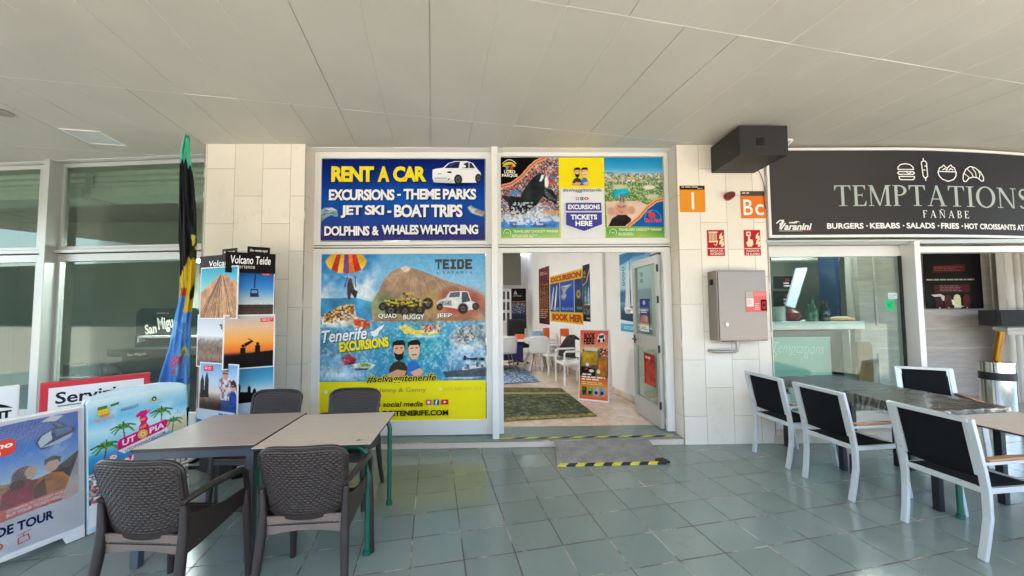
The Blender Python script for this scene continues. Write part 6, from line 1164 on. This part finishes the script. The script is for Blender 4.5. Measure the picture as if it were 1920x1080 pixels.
def a_silh(P):
    P.back('#f0f0f0'); H_ = P.H; c = P.canvas(80); c.vgrad([(0, '#14649c'), (H_*.4, '#58a2c4'), (H_*.6, '#d9e2e4'), (H_*.64, '#16161a'), (H_, '#121216')]); c.poly([(0, H_*.58), (30, H_*.6), (60, H_*.66), (100, H_*.7), (100, H_), (0, H_)], '#131317')
    for x, h in ((8, 34), (34, 30), (48, 22), (68, 20), (82, 16)): y = H_*(.6+.1*x/100)+3; c.poly([(x-4, y), (x-4, y-h*.75), (x, y-h), (x+4, y-h*.75), (x+4, y)], '#121216')
    edge(c); P.paint(c); pill(P, 72, H_*.02)
def a_head(P):
    P.back('#171312'); P.fill('#17120f'); H_ = P.H; P.text('Volcano Teide', 10, H_*.16, 90, H_*.56, '#f3f1ee', bold=.012, shear=.1); P.text('experience', 12, H_*.6, 58, H_*.85, '#d9d5d0', bold=0., shear=.1)
def a_head2(P):
    P.back('#171312'); P.fill('#17120f'); H_ = P.H; P.text('Volcan', 34, H_*.3, 99, H_*.62, '#f3f1ee', bold=.012, shear=.1); P.text('experi', 34, H_*.68, 88, H_*.88, '#d9d5d0', bold=0., shear=.1)
def a_tab(P): P.back('#171312'); P.fill('#17120f'); H_ = P.H; P.text('De venta aquí', 12, H_*.2, 90, H_*.46, '#e9e6e2', bold=.02, shear=.1); P.text('Sold here', 20, H_*.54, 78, H_*.8, '#e9e6e2', bold=.02, shear=.1)
def a_blue(P): P.back('#d7e4f2'); P.fill('#cfe0f0'); P.poly([(0, P.H*.55), (100, P.H*.7), (100, P.H), (0, P.H)], '#2f6fc0'); P.lines(60, P.H*.1, 96, P.H*.4, 2, '#3f6fb0', .6)
dpanel(FL, 417, 466, 443, 486, -.004, a_tab, 'header_tab'); dpanel(FL, 375, 479, 427, 512, -.006, a_head2, 'header')
dpanel(FL, 377, 500, 444, 598, -.024, a_volc); dpanel(FL, 371, 590, 430, 690, -.013, a_grey); dpanel(FL, 375, 681, 444, 792, -.024, a_pair); dpanel(FL, 369, 770, 438, 806, -.034, a_blue, 'leaflet_pocket')
dpanel(FR, 464, 463, 506, 486, -.004, a_tab, 'header_tab'); dpanel(FR, 423, 474, 516, 512, -.036, a_head, 'header')
dpanel(FR, 446, 508, 513, 597, -.014, a_gond); dpanel(FR, 419, 590, 514, 691, -.028, a_sun); dpanel(FR, 444, 672, 512, 775, -.014, a_silh); dpanel(FR, 441, 754, 512, 788, -.02, a_blue, 'leaflet_pocket')
def a_base(P): P.back('#141315'); P.fill('#141315'); P.text('volcano', 12, 14, 80, 40, '#e4e2de', bold=.03); P.lines(12, 48, 90, 64, 2, '#c9c6c2', .5)
dpanel(FR, 436, 838, 512, 892, -.012, a_base, 'base_panel')

# ------------------------------------------------------------------ furniture
def wicker_chair():
    t = thing('wicker_armchair', 'dark brown woven resin armchair', 'chair', (0, 0, 0), 0, 'woven armchairs around the wooden tables')
    NU, NV = 15, 28
    def weave(u, v, s_=1):
        m_ = min(u, 1-u, .06)/.06; mb = min(max(0, (v-.08)/.03), 1)*min(max(0, (.97-v)/.03), 1); m_ = min(1, max(0, (m_-.45)*3))
        row = math.floor(v*NV); cu = u*NU+.5*(row % 2); return .0038*abs(math.sin(math.pi*cu))**.5*abs(math.sin(math.pi*v*NV))**.8*m_*mb*s_
    def back(u, v):
        e = 2*u-1; zt = .865-.035*abs(e)**7; zb = .455+.05*abs(e)**2.5; z = zb+(zt-zb)*v; w = .205+.028*v-.012*max(0, (v-.9)/.1)**2
        y = -.2-.065*v+.04*e*e-.012*v*v; return (e*w, y-weave(u, v), z)
    m = MB().grid(back, NU*8, NV*6)
    o = m.build('backrest', WICK, t, smooth=180, fix=False); k = o.modifiers.new('t', 'SOLIDIFY'); k.thickness = .013; k.offset = 1
    rim = [back(i/24, 0) for i in range(25)]+[back(1, i/16) for i in range(1, 17)]+[back(1-i/24, 1) for i in range(1, 25)]+[back(0, 1-i/16) for i in range(1, 16)]
    rim = [(x, y+.005, z) for x, y, z in rim]; MB().tube(rim+[rim[0]], .0105, 8, caps=False).build('rim', WICK, o, smooth=180)
    def seat(u, v): e = 2*u-1; return (e*.215, -.2+.42*v, .435-.014*math.sin(math.pi*v)*(1-e*e)+weave(u, .1+.8*v, .6)-.02*max(0, v-.88)/.12)
    o = MB().grid(seat, 60, 60).build('seat', WICK, t, smooth=180); k = o.modifiers.new('t', 'SOLIDIFY'); k.thickness = .012
    n = 12; m = MB()                                     # rear skirt, lower edge slightly arched
    for (y0, s_) in ((-.205, 1),):
        top = [(.212*(2*i/n-1), y0+.0*i, .475) for i in range(n+1)]; bot = [(.212*(2*i/n-1), y0+.012, .368+.022*math.sin(math.pi*i/n)) for i in range(n+1)]
        m.loft([top, bot], caps=False, closed=False)
    o = m.build('rear_skirt', WICKS, t); k = o.modifiers.new('t', 'SOLIDIFY'); k.thickness = .01
    MB().box(-.215, .2, .375, .215, .215, .425).build('front_apron', WICK, t, .005)
    for s_ in (-1, 1):
        MB().tube([(s_*.245, -.275, 0), (s_*.232, -.24, .16), (s_*.222, -.212, .36), (s_*.22, -.2, .5), (s_*.224, -.207, .63)], [.018, .021, .025, .022, .014], 12).build('leg', WICK, t, smooth=60)
        MB().tube([(s_*.25, .215, 0), (s_*.242, .207, .25), (s_*.236, .2, .45), (s_*.238, .2, .52)], [.019, .023, .025, .017], 12).build('leg', WICK, t, smooth=60)
        MB().tube([(s_*.222, -.215, .645), (s_*.245, -.12, .668), (s_*.255, .02, .672), (s_*.252, .13, .662), (s_*.246, .175, .63), (s_*.24, .2, .5)], [.016, .019, .02, .019, .016, .014], 10).build('armrest', WICK, t, smooth=60)
        side = [(-.2, .575), (-.1, .545), (.05, .525), (.19, .53), (.19, .44), (.05, .41), (-.1, .385), (-.2, .375)]
        m = MB(); n_ = len(side); x_ = s_*.224; m.add([(x_-.007, y, z) for y, z in side]+[(x_+.007, y, z) for y, z in side], [tuple(range(n_)), tuple(range(2*n_-1, n_-1, -1))]+[(i, i+n_, (i+1) % n_+n_, (i+1) % n_) for i in range(n_)]); m.build('side_panel', WICK, t, .003)
    return t
w0_ = wicker_chair()
for i, (x, y, a, lab) in enumerate(((-1.885, 2.165, -3, 'woven armchair with its back to the viewer at the darker wood table'), (-1.18, 2.335, 5, 'woven armchair with its back to the viewer at the green legged table'), (-2.17, 3.25, 178, 'woven armchair facing out in front of the volcano display stand'), (-1.46, 3.285, 181, 'woven armchair facing out in front of the yellow poster band'))):
    o = w0_ if i == 0 else copy_tree(w0_); put(o, (x, y, 0), rad(a)); o['label'] = lab
def steel_table(c, rz, w, d, h, top_t, topm, label, legs, legm, apron=True):
    t = thing('cafe_table', label, 'table', (c[0], c[1], 0), rz, 'cafe tables')
    MB().box(-w/2, -d/2, h-top_t, w/2, d/2, h).build('table_top', topm, t, .002); MB().box(-w/2-.0015, -d/2-.0015, h-top_t-.001, w/2+.0015, d/2+.0015, h-.003).build('top_edge', EDGE, t)
    hl = h-top_t-.0015
    if legs == 'square':
        m = MB(); e = .028; a_ = .05
        if apron: frame_rect(m, -w/2+.006, w/2-.006, 0, 1, 0, 0, 0, 0, 0, 0) if False else None
        m.box(-w/2+.008, -d/2+.008, hl-a_, w/2-.008, -d/2+.04, hl).box(-w/2+.008, d/2-.04, hl-a_, w/2-.008, d/2-.008, hl).box(-w/2+.008, -d/2+.04, hl-a_, -w/2+.04, d/2-.04, hl).box(w/2-.04, -d/2+.04, hl-a_, w/2-.008, d/2-.04, hl); m.build('frame', legm, t, .002)
        for sx in (-1, 1):
            for sy in (-1, 1): cx, cy = sx*(w/2-.034), sy*(d/2-.034); MB().box(cx-.024, cy-.024, 0, cx+.024, cy+.024, hl-a_-.001).build('leg', legm, t, .002)
    else:
        for sy in (-1, 1):
            y = sy*(d/2-.06); r_ = .09; pth = [(-w/2+.03, y, 0)]+[(-w/2+.03+r_*(1-math.cos(k)), y, hl-.022-r_+r_*math.sin(k)) for k in np.linspace(0, math.pi/2, 7)]+[(w/2-.03-r_*(1-math.cos(k)), y, hl-.022-r_+r_*math.sin(k)) for k in np.linspace(math.pi/2, 0, 7)]+[(w/2-.03, y, 0)]
            o = MB().tube(pth, .018, 12).build('leg_hoop', legm, t, smooth=60)
            for sx in (-1, 1): MB().lathe([(0, 0.0005), (.025, .0005), (.025, .03), (.02, .034), (0, .034)], 14, c=(sx*(w/2-.03), y)).build('foot', legm, o, smooth=40)
        MB().box(-.02, -d/2+.06, hl-.04, .02, d/2-.06, hl).build('cross_bar', legm, t)
    return t
steel_table((-2.085, 2.815), rad(5.5), .735, .75, .74, .022, TOPG, 'cafe table with grey taupe wood top and slate square legs', 'square', GREYM)
steel_table((-1.335, 2.825), rad(5.5), .735, .75, .735, .012, TOPW, 'cafe table with pale wood top and green tube legs at the left', 'hoop', GREEN)
P = Poster((0, 0, 100, 100), .07, .07, .001); P.polys([[(20, 60), (45, 20), (60, 35), (50, 60), (70, 75), (40, 80)], [(60, 60), (85, 30), (75, 65)]], '#8a8078'); P.lines(20, 86, 80, 96, 1, '#9a9088', .5)
o = P.build('emblem', [q for q in COL.objects if q.name.startswith('cafe_table')][-1], PRINT); o.location = (.24, -.33, .7362); o.rotation_euler = (rad(-90), 0, 0)
# right: two covered tables and a bare one
ra = rad(8); EX, EY = np.array([math.cos(ra), math.sin(ra)]), np.array([-math.sin(ra), math.cos(ra)]); P0 = np.array([3.3, 2.96])
FILM = None
def film():
    m = bpy.data.materials.new('clear plastic film'); m.use_nodes = True; nt = m.node_tree; nt.nodes.clear(); lk = nt.links.new; out = N(nt, 'OutputMaterial')
    tr = N(nt, 'BsdfTransparent'); tr.inputs[0].default_value = (.9, .9, .86, 1); gl = N(nt, 'BsdfGlossy'); gl.inputs['Roughness'].default_value = .1; df = N(nt, 'BsdfDiffuse'); df.inputs[0].default_value = (.5, .48, .42, 1)
    tc = N(nt, 'TexCoord'); nz = N(nt, 'TexNoise', i_Scale=4., i_Detail=2., i_Distortion=2.5); lk(tc.outputs['Object'], nz.inputs['Vector']); b = N(nt, 'Bump', i_Strength=.8, i_Distance=.012); lk(nz.outputs[0], b.inputs['Height']); lk(b.outputs[0], gl.inputs['Normal'])
    lw = N(nt, 'LayerWeight'); lw.inputs[0].default_value = .5; lk(b.outputs[0], lw.inputs['Normal']); mr = N(nt, 'MapRange'); mr.inputs[3].default_value = .12; mr.inputs[4].default_value = .6; lk(lw.outputs['Fresnel'], mr.inputs[0])
    m1 = N(nt, 'MixShader'); m1.inputs[0].default_value = .16; lk(tr.outputs[0], m1.inputs[1]); lk(df.outputs[0], m1.inputs[2]); m2 = N(nt, 'MixShader'); lk(mr.outputs[0], m2.inputs[0]); lk(m1.outputs[0], m2.inputs[1]); lk(gl.outputs[0], m2.inputs[2]); lk(m2.outputs[0], out.inputs[0]); return m
FILM = film(); NAVY = mat('dark navy steel', '#171a24', .4); DTOP = mat('dark brown table top', '#2e2a24', .4)
def cover(c, rz, w, d, h, label, seed, hang):
    nz_ = vnoise(50, 50, 10, seed, 4); n = 48
    def f(u, v):
        X, Yv = (u-.5)*2, (v-.5)*2; a, b = w/2+.006, d/2+.006; ka, kb = 1.34, 1.34
        x, y = X*a*ka, Yv*b*kb; ox, oy = max(0, abs(x)-a), max(0, abs(y)-b); z = h+.003+.009*nz_[int(v*49), int(u*49)]
        drop = min(hang*(1+.5*(nz_[int(u*49), int(v*49)]-.5)), max(ox, oy)*1.0)
        if ox > 0: x = math.copysign(a+.012+.03*nz_[int(v*49), 5]*drop/hang+.006*math.sin(v*40), x)
        if oy > 0: y = math.copysign(b+.012+.03*nz_[7, int(u*49)]*drop/hang+.006*math.sin(u*40), y)
        return (x, y, z-drop)
    o = MB().grid(f, n, n).build('plastic_cover', FILM, None, smooth=60); put(o, (c[0], c[1], 0), rz); tag(o, label, 'table cover', 'clear covers on the dark tables'); return o
for k, (oy, lab, lab2, hg) in enumerate(((.365, 'dark table under clear plastic next to the bare wood table', 'clear wrinkled plastic cover on the nearer dark table', .13), (1.1, 'dark table under clear plastic next to the green glass front', 'clear wrinkled plastic cover on the farther dark table', .12))):
    c = P0+EX*.36+EY*oy; steel_table(c, ra, .7, .7, .77, .03, DTOP, lab, 'square', NAVY); cover(c, ra, .7, .7, .775, lab2, 20+k, hg)
c = P0+EX*.40-EY*.37; steel_table(c, ra, .74, .72, .745, .014, TOPW, 'cafe table with pale wood top and green tube legs at the right edge', 'hoop', GREEN)
def metal_chair():
    t = thing('metal_armchair', 'silver framed armchair with black mesh', 'chair', (0, 0, 0), 0, 'silver framed mesh armchairs')
    hw = .225
    for s_ in (-1, 1):
        x = s_*hw
        MB().bar([(x*.95, -.25, 0), (x*.97, -.225, .12), (x, -.205, .26), (x, -.205, .42), (x, -.225, .55), (x, -.262, .72), (x, -.3, .885)], .026, .042).build('leg', SILVER, t, .003)
        MB().bar([(x*1.0, .29, 0), (x, .25, .25), (x, .215, .45), (x, .2, .59)], .026, .04).build('leg', SILVER, t, .003)
        MB().bar([(x, -.235, .6), (x, .215, .605)], .03, .02).build('arm_rail', SILVER, t, .003)
        MB().bar([(x, -.2, .621), (x, .0, .628), (x, .235, .621)], .046, .018).build('arm_pad', WOODARM, t, .005)
    m = MB().bar([(-hw, -.298, .872), (hw, -.298, .872)], .035, .03); m.build('top_rail', SILVER, t, .003)
    m = MB().box(-hw+.013, -.21, .405, hw-.013, -.185, .44).box(-hw+.013, .19, .405, hw-.013, .215, .44)
    for s_ in (-1, 1): m.box(s_*(hw-.013)-.012, -.185, .405, s_*(hw-.013)+.012, .19, .44)
    m.build('seat_frame', SILVER, t, .003)
    for s_ in (-1, 1): MB().bar([(s_*(hw-.028), -.222, .52), (s_*(hw-.028), -.26, .7), (s_*(hw-.028), -.292, .86)], .014, .02).build('back_rail', SILVER, t)
    def bk(u, v): z = .5+.36*v; return ((2*u-1)*(hw-.032), -.212-.08*v-.012*math.sin(math.pi*u)+.0*z, z)
    o = MB().grid(bk, 8, 8).build('backrest', MESHB, t, smooth=60); k = o.modifiers.new('t', 'SOLIDIFY'); k.thickness = .006
    def st_(u, v): return ((2*u-1)*(hw-.022), -.195+.4*v, .443-.012*math.sin(math.pi*u))
    o = MB().grid(st_, 8, 8).build('seat', MESHB, t, smooth=60); k = o.modifiers.new('t', 'SOLIDIFY'); k.thickness = .006
    return t
mc = metal_chair()
for i, (x, y, a, lab) in enumerate(((3.18, 2.68, -83.4, 'silver armchair nearest the viewer at the bare wood table'), (3.005, 3.405, -83, 'silver armchair between two others along the covered tables'), (2.933, 4.025, -82.5, 'silver armchair standing closest to the cream pillar'), (4.62, 4.11, 153, 'silver armchair on the far side of the covered tables'))):
    o = mc if i == 0 else copy_tree(mc); put(o, (x, y, 0), rad(a)); o['label'] = lab
